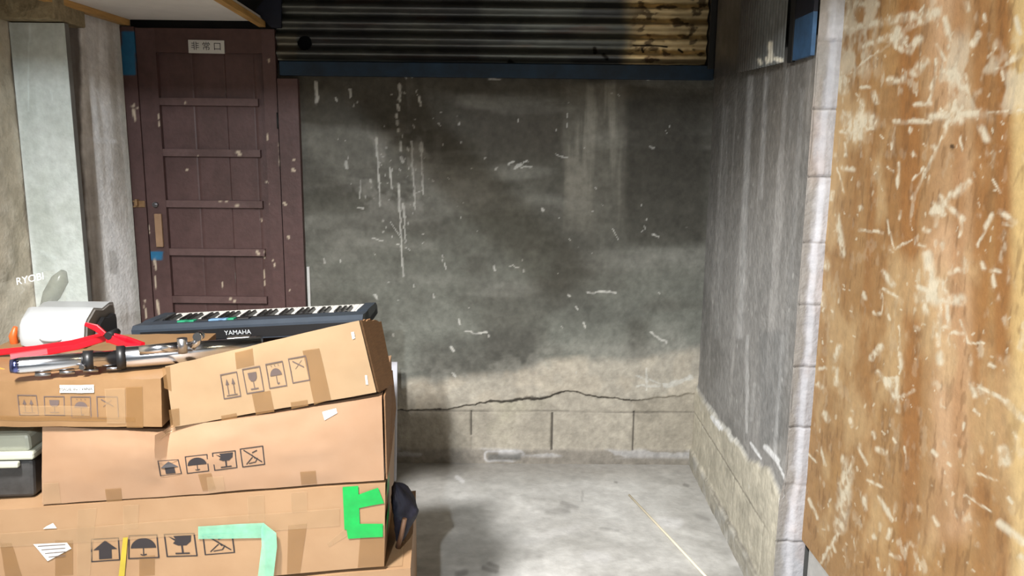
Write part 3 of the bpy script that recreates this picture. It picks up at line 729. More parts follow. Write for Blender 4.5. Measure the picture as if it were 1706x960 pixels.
b = MB(); p0 = at(1179, 60, 1, YB-.03)[0]; p1 = at(1190, 60, 1, YB-.03)[0]
b.box(((p0+p1)/2+.002, YB-.03, z0+.26), (p1-p0, .05, .56), bev=.002); tag(b.build('corner_post', M_darksteel), 'black upright strip in the corner at the right end of the corrugated sheet', 'post')
b = MB(); pts = [at(x, y, 1, YB-.05) for x, y in ((424, 18), (440, 0), (452, -40), (468, -40), (468, 46), (452, 46))]
b.prism(pts, (0, .02, 0)); o = b.build('metal_bracket', M_navypaint); tag(o, 'dark blue grey metal plate between the door ceiling and the corrugated sheet', 'bracket')

# ------------------------------------------------------------------ metal sheet and blue panel on the right wall
def rw(px, py):
    d = FW*FOC+RT*(px-853)-UP*(py-480)
    nrm = np.cross(np.array([XB_-XA, YE-YB, 0]), [0, 0, 1.]); A = np.array([XA-.006, YB, 0])
    return CAM+d*(np.dot(A-CAM, nrm)/np.dot(d, nrm))


pa, pb = rw(1191, 131), rw(1308, 104)
us = np.linspace(0, 1, 200); vs = np.linspace(0, 1, 120)
GU, GV = np.meshgrid(us, vs, indexing='ij')
bot = pa+(pb-pa)*GU[..., None]; P = bot.copy(); P[..., 2] = bot[..., 2]+.6*GV
L = np.linalg.norm((pb-pa)[:2])
n1 = fbm(GU*6, GV*4, 211, 4); n2 = fbm(GU*40, GV*20, 212, 3)
P[..., 0] -= .004+.005*np.cos(GU*L/.032*2*math.pi)*ss(.35, .5, GU)
PX, PY = project(P)
col = np.broadcast_to(s2l((96, 92, 88)), P.shape).copy(); col = lerpc(col, (74, 70, 66), ss(.45, .7, n1)*.6)
col = lerpc(col, (126, 130, 130), ss(.5, .8, GU)*.6)  # lit near end of the sheet put into its colour
for c in [(1283, 72, 1284, 100, 4), (1265, 100, 1268, 106, 3), (1276, 96, 1278, 104, 3), (1292, 98, 1300, 100, 4)]:
    col = lerpc(col, (236, 230, 214), 1-ss(.5, 1.4, seg(PX+5*(n2-.5), PY+4*(n2-.5), *c)))
tag(surface('metal_sheet', P, col, M_tin2), 'grey ribbed metal sheet fixed high on the right wall next to the corner', 'metal sheet')
b = MB(); q0, q1 = rw(1311, 105), rw(1318, 103); b.hexa([q0, q1, q1+np.array([.012, 0, 0]), q0+np.array([.012, 0, 0])], [p+np.array([0, 0, .6]) for p in (q0, q1, q1+np.array([.012, 0, 0]), q0+np.array([.012, 0, 0]))])
tag(b.build('edge_strip', M_darksteel), 'thin black edge strip between the ribbed metal sheet and the blue panel', 'strip')
t = None
q0, q1 = rw(1320, 101), rw(1350, 92)
t = empty('blue_panel', (q0+q1)/2, 'blue painted panel high on the right wall beside the pale block ends', 'panel')
e = np.array([.012, 0, 0]); zz = np.array([0, 0, .12])
b = MB(); b.hexa([q0, q1, q1+e, q0+e], [p+zz for p in (q0, q1, q1+e, q0+e)]); b.build('lower_board', mat('faded_blue_paint', (58, 92, 128), rough=.55, amt=.2, scale=20), t)
b = MB(); b.hexa([p+zz for p in (q0, q1, q1+e, q0+e)], [p+zz*4 for p in (q0, q1, q1+e, q0+e)]); tag(b.build('upper_board', M_navypaint, t), 'dark navy upper board')


# ------------------------------------------------------------------ cartons
class Carton:
    def __init__(s, TL, TR, BR, BL, D, deform=None, crush=.004, seed=1, D2=None):
        s.c = [np.array(p, float) for p in (TL, TR, BR, BL)]; s.D = np.array(D, float); s.D2 = s.D if D2 is None else np.array(D2, float); s.df = deform; s.cr = crush; s.seed = seed
        n = np.cross(s.c[1]-s.c[0], s.c[3]-s.c[0]); s.n = n/np.linalg.norm(n)
        if s.n[1] > 0: s.n = -s.n

    def pt(s, u, v, w=0.):
        TL, TR, BR, BL = s.c
        p = (TL*(1-u)+TR*u)*(1-v)+(BL*(1-u)+BR*u)*v + (s.D*(1-v)+s.D2*v)*w
        if s.df is not None: p = p+s.df(u, v, w)
        if s.cr:
            q = s.seed*13.7
            uu = np.array([u*5+q]); vv = np.array([v*3+w*3+q])
            k = s.cr*2
            p = p+s.n*k*(float(fbm(uu, vv, s.seed, 3)[0])-.5)+np.array([0, 0, 1])*k*.7*(float(fbm(uu*1.7, np.array([v+w*2+q]), s.seed+5, 3)[0])-.5)
        return p

    def uv(s, px, py):
        u = v = .5
        for _ in range(8):
            x, y = project(s.pt(u, v)); xu, yu = project(s.pt(u+.01, v)); xv, yv = project(s.pt(u, v+.01))
            J = np.array([[xu-x, xv-x], [yu-y, yv-y]])/.01
            d = np.linalg.solve(J, [px-x, py-y]); u += np.clip(d[0], -.5, .5); v += np.clip(d[1], -.5, .5)
        return u, v

    def srf(s, u, v, off=.0): return s.pt(u, v)+s.n*off

    def onpx(s, x, y, off=.001): return s.srf(*s.uv(x, y), off)

    def body(s, parent, m, prints=(), mprint=None, name='carton_body', nu=26, nv=8, nw=8):
        b = MB(); cache = {}

        def V(i, j, k):
            if (i, j, k) not in cache: cache[(i, j, k)] = b.bm.verts.new(tuple(s.pt(i/nu, j/nv, k/nw)))
            return cache[(i, j, k)]
        for i in range(nu):
            for j in range(nv):
                for k in (0, nw): b._f([V(i, j, k), V(i+1, j, k), V(i+1, j+1, k), V(i, j+1, k)], True)
            for k in range(nw):
                for j in (0, nv): b._f([V(i, j, k), V(i+1, j, k), V(i+1, j, k+1), V(i, j, k+1)], True)
        for j in range(nv):
            for k in range(nw):
                for i in (0, nu): b._f([V(i, j, k), V(i, j+1, k), V(i, j+1, k+1), V(i, j, k+1)], True)
        bmesh.ops.recalc_face_normals(b.bm, faces=b.bm.faces)
        for e in b.bm.edges:
            if len(e.link_faces) == 2 and e.calc_face_angle(0) > .8: e.smooth = False
        # keep printed faces out of the normal fix: they are added after it
        b.mi = 1
        for quad, polys in prints:
            for pl_ in polys:
                pts = []
                for (x, y) in pl_:
                    a, bb, c, d = [np.array(q, float) for q in quad]
                    p = (a*(1-x)+bb*x)*(1-y)+(d*(1-x)+c*x)*y
                    pts.append(s.onpx(p[0], p[1], .0012))
                b.poly(pts)
        return b.build(name, [m, mprint or M_print], parent, recalc=False)

    def strip(s, name, quad, m, parent, off=.0008, n=8, lbl=None, wrap=None):
        """a thin piece stuck to the front: quad of photo pixels TL, TR, BR, BL"""
        uv = [s.uv(*q) for q in quad]; b = MB(); g = {}
        for i in range(n+1):
            for j in range(n+1):
                x, y = i/n, j/n
                (a0, a1), (b0, b1), (c0, c1), (d0, d1) = uv
                u = (a0*(1-x)+b0*x)*(1-y)+(d0*(1-x)+c0*x)*y; v = (a1*(1-x)+b1*x)*(1-y)+(d1*(1-x)+c1*x)*y
                g[i, j] = b.bm.verts.new(tuple(s.srf(u, v, off)))
        for i in range(n):
            for j in range(n): b._f([g[i, j], g[i, j+1], g[i+1, j+1], g[i+1, j]], True)
        o = b.build(name, m, parent, recalc=False)
        if lbl: tag(o, lbl)
        return o


def bar(x0, y0, x1, y1, t):
    d = math.hypot(x1-x0, y1-y0); nx, ny = -(y1-y0)/d*t/2, (x1-x0)/d*t/2
    return [(x0+nx, y0+ny), (x1+nx, y1+ny), (x1-nx, y1-ny), (x0-nx, y0-ny)]


def frame(t=.045):
    L = []
    for x0, y0, x1, y1 in ((0, 0, 1, t), (0, 1-t, 1, 1), (0, t, t, 1-t), (1-t, t, 1, 1-t)): L.append([(x0, y0), (x1, y0), (x1, y1), (x0, y1)])
    return L


def disc(cx, cy, rx, ry, a0, a1, n=14): return [(cx+rx*math.cos(a0+(a1-a0)*i/n), cy+ry*math.sin(a0+(a1-a0)*i/n)) for i in range(n+1)]


IC = {
    'arrows': frame()+[bar(x, .4, x, .84, .045) for x in (.33, .68)]+[[(x-.1, .46), (x, .22), (x+.1, .46)] for x in (.33, .68)]+[bar(.2, .88, .82, .88, .035)],
    'glass': frame()+[[(.26, .2), (.74, .2), (.72, .42), (.62, .54), (.38, .54), (.28, .42)], bar(.5, .54, .5, .82, .04), bar(.28, .84, .72, .84, .05)],
    'umbrella': frame()+[disc(.5, .52, .33, .28, math.pi, 2*math.pi), bar(.5, .5, .5, .84, .04), bar(.5, .86, .62, .82, .05)]+[bar(x, .1, x+.02, .16, .03) for x in (.3, .5, .7)],
    'cross': frame()+[bar(.22, .14, .78, .44, .045), bar(.3, .46, .72, .16, .02)],
    'fat': frame()+[[(.08, .5), (.5, .1), (.92, .5)], [(.28, .5), (.72, .5), (.72, .9), (.28, .9)]],
    'umb2': frame()+[disc(.5, .56, .42, .42, math.pi, 2*math.pi), bar(.5, .5, .5, .84, .035), bar(.5, .86, .6, .82, .05), bar(.4, .82, .5, .87, .04)],
    'broken': frame()+[[(.14, .12), (.36, .24), (.3, .1), (.88, .1), (.84, .36), (.68, .52), (.42, .52), (.26, .42), (.34, .32)], bar(.54, .5, .54, .84, .06), bar(.3, .86, .76, .86, .06)],
    'hook': frame()+[bar(.15, .1, .88, .84, .05), bar(.2, .86, .5, .52, .04), bar(.5, .3, .72, .2, .05), bar(.48, .4, .6, .62, .04), bar(.3, .84, .6, .8, .04), bar(.6, .8, .7, .6, .04)],
}


def c3(l): return [(x/3.428, 680+y/3.428) for x, y in l]
def c4_(l): return [(340+x/3.2, 660+y/3.2) for x, y in l]
def c2(l): return [(200+x/3.554, 500+y/3.554) for x, y in l]
def c1_(l): return [(x/4, 480+y/4) for x, y in l]


YAW = math.tan(math.radians(5))
def fpl(x, y, Y0, tilt=0.):
    """point on the stack's front plane: yawed five degrees"""
    d = FW*FOC+RT*(x-853)-UP*(y-480)
    n = np.array([YAW, -1, tilt]); A = np.array([-.35, Y0, .6])
    return CAM+d*(np.dot(A-CAM, n)/np.dot(d, n))


DEP = np.array([-.087, 1, 0])
# carton underneath everything
Y0 = 1.985
tl = fpl(-60, 985, Y0); tr = fpl(684, 962, Y0)
bl, br = tl.copy(), tr.copy(); bl[2] = br[2] = .0; b0_, b1_ = fpl(-130, 1010, Y0), fpl(640, 944, Y0)
for c_ in (tl, tr): c_[2] = b0_[2]+(b1_[2]-b0_[2])*(c_[0]-b0_[0])/(b1_[0]-b0_[0])-.012
t = empty('cardboard_carton', ((bl+br)/2+DEP*.3), 'lowest cardboard carton on the floor, mostly hidden under the taped stack', 'carton', 'stacked cardboard cartons')
ct = Carton(tl, tr, br, bl, DEP*.5, crush=.003, seed=3); ct.body(t, M_carton)
b = MB(); g = []
for k in range(2):
    a = tl+(tr-tl)*(.72+.14*k)+DEP*.01; c_ = a+(tr-tl)*.12
    b.poly([a+np.array([0, 0, .004]), c_+np.array([0, 0, .004]), c_+DEP*.47+np.array([0, 0, .004]), a+DEP*.47+np.array([0, 0, .004])])
b.build('packing_tape', M_cleartape, t)

# long bottom carton
tl, tr, br, bl = fpl(-130, 858, Y0), fpl(642, 805, Y0), fpl(640, 944, Y0), fpl(-130, 1010, Y0)
t = empty('cardboard_carton', ((bl+br)/2+DEP*.2), 'long wide bottom carton with green tape at its right end and large black symbols', 'carton', 'stacked cardboard cartons')
ct = Carton(tl, tr, br, bl, DEP*.45, crush=.004, seed=5)
BOT = ct
pr = [(c3([(520, 746), (680, 738), (688, 868), (520, 880)]), IC['fat']), (c3([(735, 726), (900, 720), (912, 855), (732, 862)]), IC['umb2']),
      (c3([(935, 718), (1112, 712), (1130, 845), (952, 850)]), IC['broken']), (c4_([(-10, 735), (152, 725), (166, 835), (4, 848)]), IC['hook'])]
ct.body(t, M_carton, pr)
ct.strip('packing_tape', [(-80, 895), (566, 846), (566, 876), (-80, 918)], M_cleartape, t, .0022)
for q in [[(0, 905), (20, 905), (38, 962), (10, 965)], [(92, 900), (122, 900), (122, 958), (92, 960)], [(480, 875), (512, 872), (500, 955), (478, 956)], [(600, 895), (640, 893), (640, 944), (596, 946)], [(232, 928), (258, 925), (258, 958), (232, 960)]]:
    ct.strip('packing_tape', q, M_tape, t, .0012)
for q in [[(130, 848), (162, 846), (150, 960), (128, 962)], [(412, 826), (440, 824), (442, 868), (414, 870)], [(484, 820), (512, 818), (512, 852), (486, 854)], [(205, 842), (232, 840), (230, 880), (206, 882)], [(545, 905), (575, 880), (582, 890), (548, 912)]]:
    ct.strip('packing_tape', q, M_cleartape, t, .0016)
ct.strip('green_tape', [(571, 811), (597, 809), (600, 880), (574, 882)], M_gtape, t, .003, lbl='bright green tape')
ct.strip('green_tape', [(596, 824), (630, 812), (640, 838), (598, 846)], M_gtape, t, .0034, lbl='bright green tape')
ct.strip('green_tape', [(576, 872), (638, 872), (638, 894), (580, 897)], M_gtape, t, .0034, lbl='bright green tape')
ct.strip('yellow_strap', [(206, 895), (214, 894), (208, 962), (198, 962)], M_strap, t, .004, lbl='narrow yellow strap')
ct.strip('label_and_glare', c3([(192, 775), (385, 766), (410, 800), (275, 872)]), M_paper, t, .0028, lbl='torn white label')
ct.strip('label_and_glare', c3([(248, 688), (270, 672), (306, 654), (327, 684)]), M_paper, t, .0028, lbl='torn white label scrap')
lb = MB()
for k in range(4):
    q = [(58+6*k+i*(44-6*k), 909+6*k-i*2) for i in (0, 1)]
    p0_, p1_ = ct.onpx(q[0][0]+6, q[0][1]+1, .0036), ct.onpx(q[1][0]+8, q[1][1], .0036)
    up_ = np.array([0, 0, .0022]); lb.poly([p0_, p1_, p1_+up_, p0_+up_])
lb.build('label_print', M_print2, t)
ct.strip('mint_tape', [(331, 876), (441, 870), (441, 895), (331, 897)], M_mint, t, .005, lbl='pale mint tape strip')
b = MB(); pts = [ct.onpx(x, y, o) for x, y, o in ((440, 870, .006), (462, 884, .014), (464, 905, .02), (458, 964, .03), (432, 964, .028), (438, 905, .016), (436, 880, .007))]
b.poly(pts); tag(b.build('mint_tape', M_mint, t), 'loose hanging end of the mint tape')
# tape over the right end of that carton
for wa, wb, va, vb in ((0., .2, .02, .2), (.02, .24, .42, .6)):
    b = MB(); q = [ct.pt(1, va, wa), ct.pt(1, vb, wa), ct.pt(1, vb, wb), ct.pt(1, va, wb)]; b.poly([p+np.array([.005, -.0, 0]) for p in q])
    tag(b.build('green_tape', M_gtape, t), 'green tape folded round the carton end')

# dented middle carton
tl, tr, br, bl = fpl(70, 712, Y0), fpl(636, 661, Y0), fpl(640, 800, Y0), fpl(70, 842, Y0)
SX = [0, .19, .335, .365, .41, .48, .67, .97, 1]; SZ = [0, -.021, -.041, -.034, -.03, -.029, -.022, -.003, 0]


def dent(u, v, w_):
    k = max(0, 1-v*1.5)
    z = float(np.interp(u, SX, SZ))*k*(1-.0*w_)
    top = max(0, 1-v*1.25)
    y = -.026*(max(u, 0)/.335)**2.5*top if u < .335 else (.030*top*max(0, 1-(u-.335)/.18)**1.5 if u > .36 else (-.026+.056*(u-.335)/.025)*top)
    y *= (1-w_)
    bow = -.012*math.sin(math.pi*min(max(u, 0), 1))*math.sin(math.pi*min(max(v, 0), 1))*(1-w_)
    return np.array([0, y+bow, z-.02*w_*k*math.sin(math.pi*min(max(u, 0), 1))])


t = empty('cardboard_carton', ((bl+br)/2+DEP*.2), 'dented sagging carton resting on the long bottom carton', 'carton', 'stacked cardboard cartons')
ct = Carton(tl, tr, br, bl, DEP*.42, deform=dent, crush=.004, seed=7); MID = ct
pr = [(c3([(900, 300), (1020, 292), (1040, 375), (915, 388)]), IC['fat']), (c3([(1055, 276), (1185, 262), (1195, 360), (1068, 375)]), IC['umb2']),
      (c4_([(42, 302), (168, 288), (178, 382), (55, 398)]), IC['broken']), (c4_([(190, 280), (315, 263), (326, 365), (204, 380)]), IC['hook'])]
ct.body(t, mat('carton_board_pinkish', (149, 120, 96), rough=.46, amt=.05, scale=5, bump=.04, bscale=30, col2=(141, 110, 84), spec=.4), pr, nu=84, nv=16)
for q in [[(175, 815), (202, 813), (204, 834), (178, 836)], [(330, 790), (352, 788), (360, 815), (338, 818)], [(500, 786), (526, 784), (528, 806), (502, 808)]]: ct.strip('packing_tape', q, M_tape, t, .0014)
for q in [[(72, 805), (98, 803), (102, 838), (72, 840)], [(344, 795), (372, 793), (376, 818), (348, 822)], [(262, 735), (300, 716), (330, 700), (278, 716)]]: ct.strip('packing_tape', q, M_cleartape, t, .0016)
ct.strip('label_and_glare', [(537, 686), (560, 680), (562, 688), (541, 700)], M_paper, t, .002, lbl='white glare painted on the tape')  # pale piece standing in for the shine on the tape
# ragged flap at its right end
b = MB(); pz = [ct.pt(1, 0, .02), ct.pt(1, 0, .6)+np.array([.006, 0, .0]), ct.pt(1, .5, .6)+np.array([.014, 0, 0]), ct.pt(1, .8, .25)+np.array([.008, 0, 0]), ct.pt(1, 1, .02)]
b.prism([p+np.array([.004, 0, 0]) for p in pz], (.004, 0, 0)); b.build('end_flap', M_carton_in_shade, t)  # darker brown carries the shade on this side of the carton

# tilted top carton
tl, tr, br, bl = fpl(275, 611, Y0+.03, -.12), fpl(598, 534, Y0+.03, -.12), fpl(627, 654, Y0+.03, -.12), fpl(289, 712, Y0+.03, -.12)
dD = np.array([-.02, .16, -.05])
t = empty('cardboard_carton', (bl+br)/2, 'pale carton tilted up to the right on top of the dented carton, end flaps open', 'carton', 'stacked cardboard cartons')
ct = Carton(tl, tr, br, bl, dD, crush=.003, seed=9, D2=(-.02, .16, .02)); TOP = ct
pr = [(c2([(592, 440), (692, 421), (718, 570), (615, 588)]), IC['arrows']), (c2([(722, 408), (828, 388), (855, 540), (750, 557)]), IC['glass']),
      (c2([(860, 378), (962, 358), (990, 508), (885, 526)]), IC['umbrella']), (c2([(994, 346), (1100, 326), (1127, 475), (1022, 494)]), IC['cross'])]
ct.body(t, M_carton2, pr, M_print2)
for q in [c2([(680, 310), (785, 285), (795, 385), (690, 410)]), c2([(780, 555), (890, 535), (915, 660), (805, 680)]), c2([(1080, 300), (1180, 285), (1250, 590), (1150, 620)]), c2([(1010, 605), (1110, 590), (1115, 625), (1015, 645)]), c2([(598, 685), (690, 668), (695, 695), (602, 718)]), c2([(250, 400), (295, 392), (305, 540), (262, 520)]), c2([(290, 650), (350, 640), (355, 740), (300, 760)])]:
    ct.strip('packing_tape', q, M_tape, t, .0009)
for q in [c2([(1368, 190), (1385, 186), (1392, 225), (1376, 232)]), c2([(1450, 445), (1462, 443), (1470, 500), (1456, 500)])]: ct.strip('label_and_glare', q, M_paper, t, .0016, lbl='white torn scrap')
fo = ct.pt(1, 0, 0); fb = ct.pt(1, 1, 0)
for k, (pa_, pb_) in enumerate((((632, 536), (653, 640)), ((617, 534), (640, 648)))):
    b = MB(); Yb = 2.085-.035*k
    q = [fo+np.array([.001, .004, 0]), at(pa_[0], pa_[1], 1, Yb), at(pb_[0], pb_[1], 1, Yb), fb+np.array([.001, .004, 0])]
    nf = 9; tp = [q[0]+(q[1]-q[0])*i/nf+np.array([0, 0, .008*(rs_.random()-.5)*(0 < i < nf)]) for i in range(nf+1)]
    bt = [q[3]+(q[2]-q[3])*i/nf+np.array([0, 0, .008*(rs_.random()-.5)*(0 < i < nf)]) for i in range(nf+1)]
    b.prism(tp+bt[::-1], (.005, .003, 0)); b.build('end_flap', M_carton_in_shade, t)

# flat carton on the left
tl, tr, br, bl = fpl(-140, 638, Y0-.01), fpl(268, 631, Y0-.01), fpl(270, 711, Y0-.01), fpl(-140, 712, Y0-.01)
t = empty('cardboard_carton', ((bl+br)/2+DEP*.25), 'flat shallow carton at left under the chrome pole, white label on its edge', 'carton', 'stacked cardboard cartons')
ct = Carton(tl, tr, br, bl, DEP*.5, crush=.003, seed=11); FLAT = ct
pr = [(c1_([(115, 710), (245, 712), (262, 848), (130, 846)]), IC['arrows']), (c1_([(292, 720), (430, 720), (435, 850), (298, 848)]), IC['glass']), (c1_([(470, 722), (605, 722), (612, 868), (478, 866)]), IC['umbrella']), (c1_([(642, 720), (785, 722), (795, 875), (650, 872)]), IC['cross'])]
ct.body(t, mat('carton_board_ochre', (134, 105, 74), rough=.46, amt=.06, scale=6, bump=.04, bscale=30, col2=(120, 91, 61), spec=.4), pr, M_print2)
for q in [c1_([(840, 660), (950, 655), (955, 930), (845, 930)]), c1_([(0, 850), (900, 860), (905, 890), (0, 880)])]: ct.strip('packing_tape', q, M_tape, t, .0014)
for q in [c1_([(700, 670), (835, 665), (840, 900), (715, 900)]), c1_([(130, 780), (600, 790), (600, 850), (140, 846)])]: ct.strip('packing_tape', q, M_cleartape, t, .0024)
ct.strip('label_and_glare', c1_([(400, 645), (628, 642), (630, 695), (402, 697)]), M_paper, t, .003, lbl='white printed label')
pc = ct.onpx(128.5, 647.5, .006); ax_ = (tr-tl)/np.linalg.norm(tr-tl)
text_mesh('MADE IN CHINA', .0108, lambda x, y: pc+ax_*x+np.array([0, 0, y]), 'label_print', M_print, t)

# ------------------------------------------------------------------ storage tote at far left
zb = BOT.pt(.15, 0, .2)[2]+.006
t = empty('storage_tote', (-1.45, 2.14, zb), 'charcoal storage tote with a pale sage lid beside the dented carton', 'tote')
def tote_x(px, Y): return at(px, 760, 1, Y)[0]
Yt = 1.945; pr_ = at(64, 800, 1, Yt); zl = at(30, 766, 1, Yt)[2]; zt = at(30, 718, 1, Yt)[2]
tx = np.array([1, YAW, 0])/math.hypot(1, YAW); ty = np.array([-YAW, 1, 0])/math.hypot(1, YAW); o_ = np.array([pr_[0]-.012, Yt, 0])
def TT(x, y, z): return o_-tx*x+ty*y+np.array([0, 0, z])
def tbox(x0, x1, y0, y1, z0, z1, ins=0.): return ([TT(x1-ins, y0+ins, z0), TT(x0+ins, y0+ins, z0), TT(x0+ins, y1-ins, z0), TT(x1-ins, y1-ins, z0)], [TT(x1, y0, z1), TT(x0, y0, z1), TT(x0, y1, z1), TT(x1, y1, z1)])
b = MB(); b.hexa(*tbox(0, .42, .006, .36, zb, zl-.003, .012), bev=.01); b.build('tote_body', M_tote, t)
b = MB(); b.hexa(*tbox(-.006, .43, -.004, .37, zl, zl+.022), bev=.006); b.hexa(*tbox(.008, .415, .01, .355, zl+.02, zl+.066, -.004), bev=.01); b.build('tote_lid', M_totelid, t)
b = MB(); b.hexa(*tbox(.03, .12, -.012, .004, zl-.018, zl-.002), bev=.004); b.build('lid_latch', M_totelid, t)

# ------------------------------------------------------------------ chrome stand lying on the flat carton
def pz(x, y, Y): return at(x, y, 1, Y)


a = at(24, 610, 2, .958); d_ = at(434, 578, 2, .946)
dirv = d_-a
def on(f, dz=0., dy=0.): return a+dirv*f+np.array([0, dy, dz])


t = empty('chrome_stand', on(.3, -.03), 'folded chrome hardware stand lying across the flat carton', 'stand')
b = MB(); b.tube([on(0), on(.02), on(.42)], [.018, .021, .021], 20); b.build('lower_tube', M_chrome, t)
b = MB(); b.tube([on(.40), on(.42), on(.7), on(1.0)], [.021, .029, .029, .029], 22); b.build('upper_tube', M_chrome, t)
b = MB(); b.tube([on(-.015), on(.02)], [.017, .021], 16); tag(b.build('tube_end', mat('blue_tinted_steel', (120, 128, 190), rough=.2, metal=1, amt=.2), t), 'bluish steel tube end')
for f0, f1, r in ((.255, .295, .0255), (.385, .42, .032)):
    b = MB(); b.tube([on(f0), on(f1)], r, 20); b.build('collar', M_black, t)
b = MB(); b.tube([on(.275, -.01, -.023), on(.275, -.01, -.034)], .007); b.build('collar_bolt', M_steel, t)
b = MB(); b.box(on(.29, .008, .026), (.05, .022, .016), bev=.005); b.box(on(.35, .004, .03), (.045, .018, .014), bev=.004); b.build('clamp', M_black, t)
b = MB(); b.tube([at(232, 584, 2, .975), at(300, 577, 2, .978)], .0125, 16); b.build('side_rod', M_chrome, t)
b = MB(); p = at(304, 576, 2, .985); b.tube([p+np.array([0, 0, -.02]), p+np.array([0, 0, .02])], [.012, .013], 12); b.build('wing_bolt', M_steel, t)
b = MB(); p = at(328, 570, 2, .99); b.tube([p+np.array([-.014, 0, -.012]), p, p+np.array([.006, 0, .02])], [.012, .01, .009], 10); b.tube([p+np.array([.006, -.012, .016]), p+np.array([.006, .012, .016])], .012, 10); b.build('wing_bolt', M_chrome, t)
b = MB()
for k in range(4): b.tube([on(.08+.09*k, -.024, -.01), on(.14+.09*k, -.026, -.012)], .005, 8)
b.tube([on(.05, -.022, .03), on(.8, -.0235, .03)], .006, 8); b.build('leg_strut', M_steel, t)

# short chrome bracket by the keyboard
t = empty('chrome_bracket', pz(402, 588, 2.36), 'short chrome bracket with a round end in front of the dark keyboard', 'bracket')
b = MB(); q = [pz(378, 564, 2.36), pz(416, 561, 2.38), pz(419, 573, 2.36), pz(392, 580, 2.35)]
b.prism(q, (0, .012, .004)); b.build('plate', M_chrome, t)
b = MB(); b.tube([pz(416, 567, 2.37), pz(436, 565, 2.37)], .012, 12); b.build('round_end', M_chrome, t)

# ------------------------------------------------------------------ red long-handled tool
t = empty('long_handled_tool', pz(150, 592, 2.1), 'red long-handled tool with black pivot lying in front of the white appliance', 'tool')
def flatbar(pts, wd, th, name, m):
    b = MB()
    P_ = [np.array(p, float) for p in pts]; rings = []
    for i, p in enumerate(P_):
        tt = P_[min(i+1, len(P_)-1)]-P_[max(i-1, 0)]; tt /= np.linalg.norm(tt)
        s_ = np.cross(tt, [0, -1, .2]); s_ /= np.linalg.norm(s_); q = np.cross(tt, s_)
        wv = wd[i] if isinstance(wd, (list, tuple)) else wd
        rings.append([p+s_*wv*c+q*th*d for c, d in ((-.5, -.35), (-.35, -.5), (.35, -.5), (.5, -.35), (.5, .35), (.35, .5), (-.35, .5), (-.5, .35))])
    b.loft(rings, False); return b.build(name, m, t)


flatbar([pz(-30, 590, 2.13), pz(60, 581, 2.13), pz(120, 572, 2.13), pz(176, 560, 2.13)], [.018, .017, .017, .022], .012, 'handle', M_red)
flatbar([pz(18, 596, 2.05), pz(80, 586, 2.09), pz(130, 578, 2.10), pz(180, 562, 2.11)], [.022, .02, .016, .018], .012, 'handle', M_red)
flatbar([pz(180, 562, 2.07), pz(212, 568, 2.06), pz(238, 574, 2.03)], [.03, .022, .012], .012, 'jaw', M_red)
flatbar([pz(182, 564, 2.06), pz(212, 576, 2.03), pz(236, 577, 2.02)], [.022, .016, .010], .010, 'jaw', M_red)
flatbar([pz(142, 540, 2.08), pz(160, 546, 2.08), pz(174, 557, 2.08)], [.010, .018, .014], .008, 'blade', M_red)
b = MB(); p = pz(180, 560, 2.05); b.tube([p, p+np.array([0, .05, 0])], .010, 12); b.build('pivot', M_black, t)

# ------------------------------------------------------------------ white appliance
Ya = 2.22
xl, xr = pz(29, 560, Ya)[0], pz(140, 560, Ya)[0]; zb = FLAT.pt(.5, 0, .5)[2]+.002; z_front = pz(90, 539, Ya)[2]; zt = pz(90, 503, Ya+.22)[2]
t = empty('white_appliance', ((xl+xr)/2, Ya+.12, zb), 'rounded white plastic appliance with a dark open end at far left', 'appliance')
prof = [(0, zb+.004), (-.006, zb+.03), (0, z_front-.03), (.006, z_front-.008), (.025, z_front+.006), (.09, z_front+.03), (.16, zt-.006), (.23, zt), (.262, zt-.006), (.272, zt-.03), (.272, zb+.004)]
def ring(x, s_, z_c=None):
    cy, cz = .13, (zb+zt)/2-.01
    return [(x+(.10*y if False else 0), Ya+cy+(y-cy)*s_, cz+(z-cz)*s_) for y, z in prof]
b = MB(); xx = [xl, xl+.006, xl+.02, xr-.012, xr]; sf = [.86, .95, 1, 1, .985]
sh = lambda y: .0
rings = []
for x, s_ in zip(xx, sf):
    rings.append([(p[0]+(p[1]-Ya)*-.16*(x > (xl+xr)/2)+(p[1]-Ya)*-.25*(x < (xl+xr)/2), p[1], p[2]) for p in ring(x, s_)])
b.loft(rings, True); b.build('shell', M_appl, t, sharp=50)
b = MB(); rr_ = []
for off, s_ in ((.0005, .9), (.004, .86)):
    rr_.append([(p[0]+off+(p[1]-Ya)*-.16, p[1], p[2]) for p in ring(xr, s_)])
b.loft(rr_, False); b.build('end_recess', mat('shadow_grey_plastic', (112, 108, 104), rough=.5, amt=.1), t)
b = MB(); rr_ = [[(p[0]+off+(p[1]-Ya)*-.16, p[1]+.02, p[2]-.012) for p in ring(xr, s_)] for off, s_ in ((.004, .62), (.014, .58))]
b.loft(rr_, False); b.build('vent', M_black, t)
b = MB(); p = pz(86, 565, Ya); rings = []
for k in range(7):
    f = -1+2*k/6; r = math.sqrt(max(.04, 1-f*f)); rings.append([(p[0]+.032*f, Ya-.004+.012*r*math.cos(q)*-1, p[2]+.010*r*math.sin(q)) for q in [i*math.pi/5 for i in range(10)]])
b.loft(rings, True); b.build('grip', M_appl, t)
b = MB(); p = pz(24, 560, Ya+.06); b.tube([p+np.array([.0, 0, -.045]), p+np.array([-.004, 0, .0]), p+np.array([.006, 0, .028])], [.011, .012, .006], 10)
o = b.build('tool_handle', M_orange); tag(o, 'small orange handle upright at the left end of the white appliance', 'handle')
b = MB(); pts = [pz(-20, 612, 2.02), pz(4, 619, 2.0), pz(26, 628, 1.99), pz(-20, 626, 1.99)]; b.prism([p+np.array([0, 0, .002]) for p in pts], (0, .006, .004))
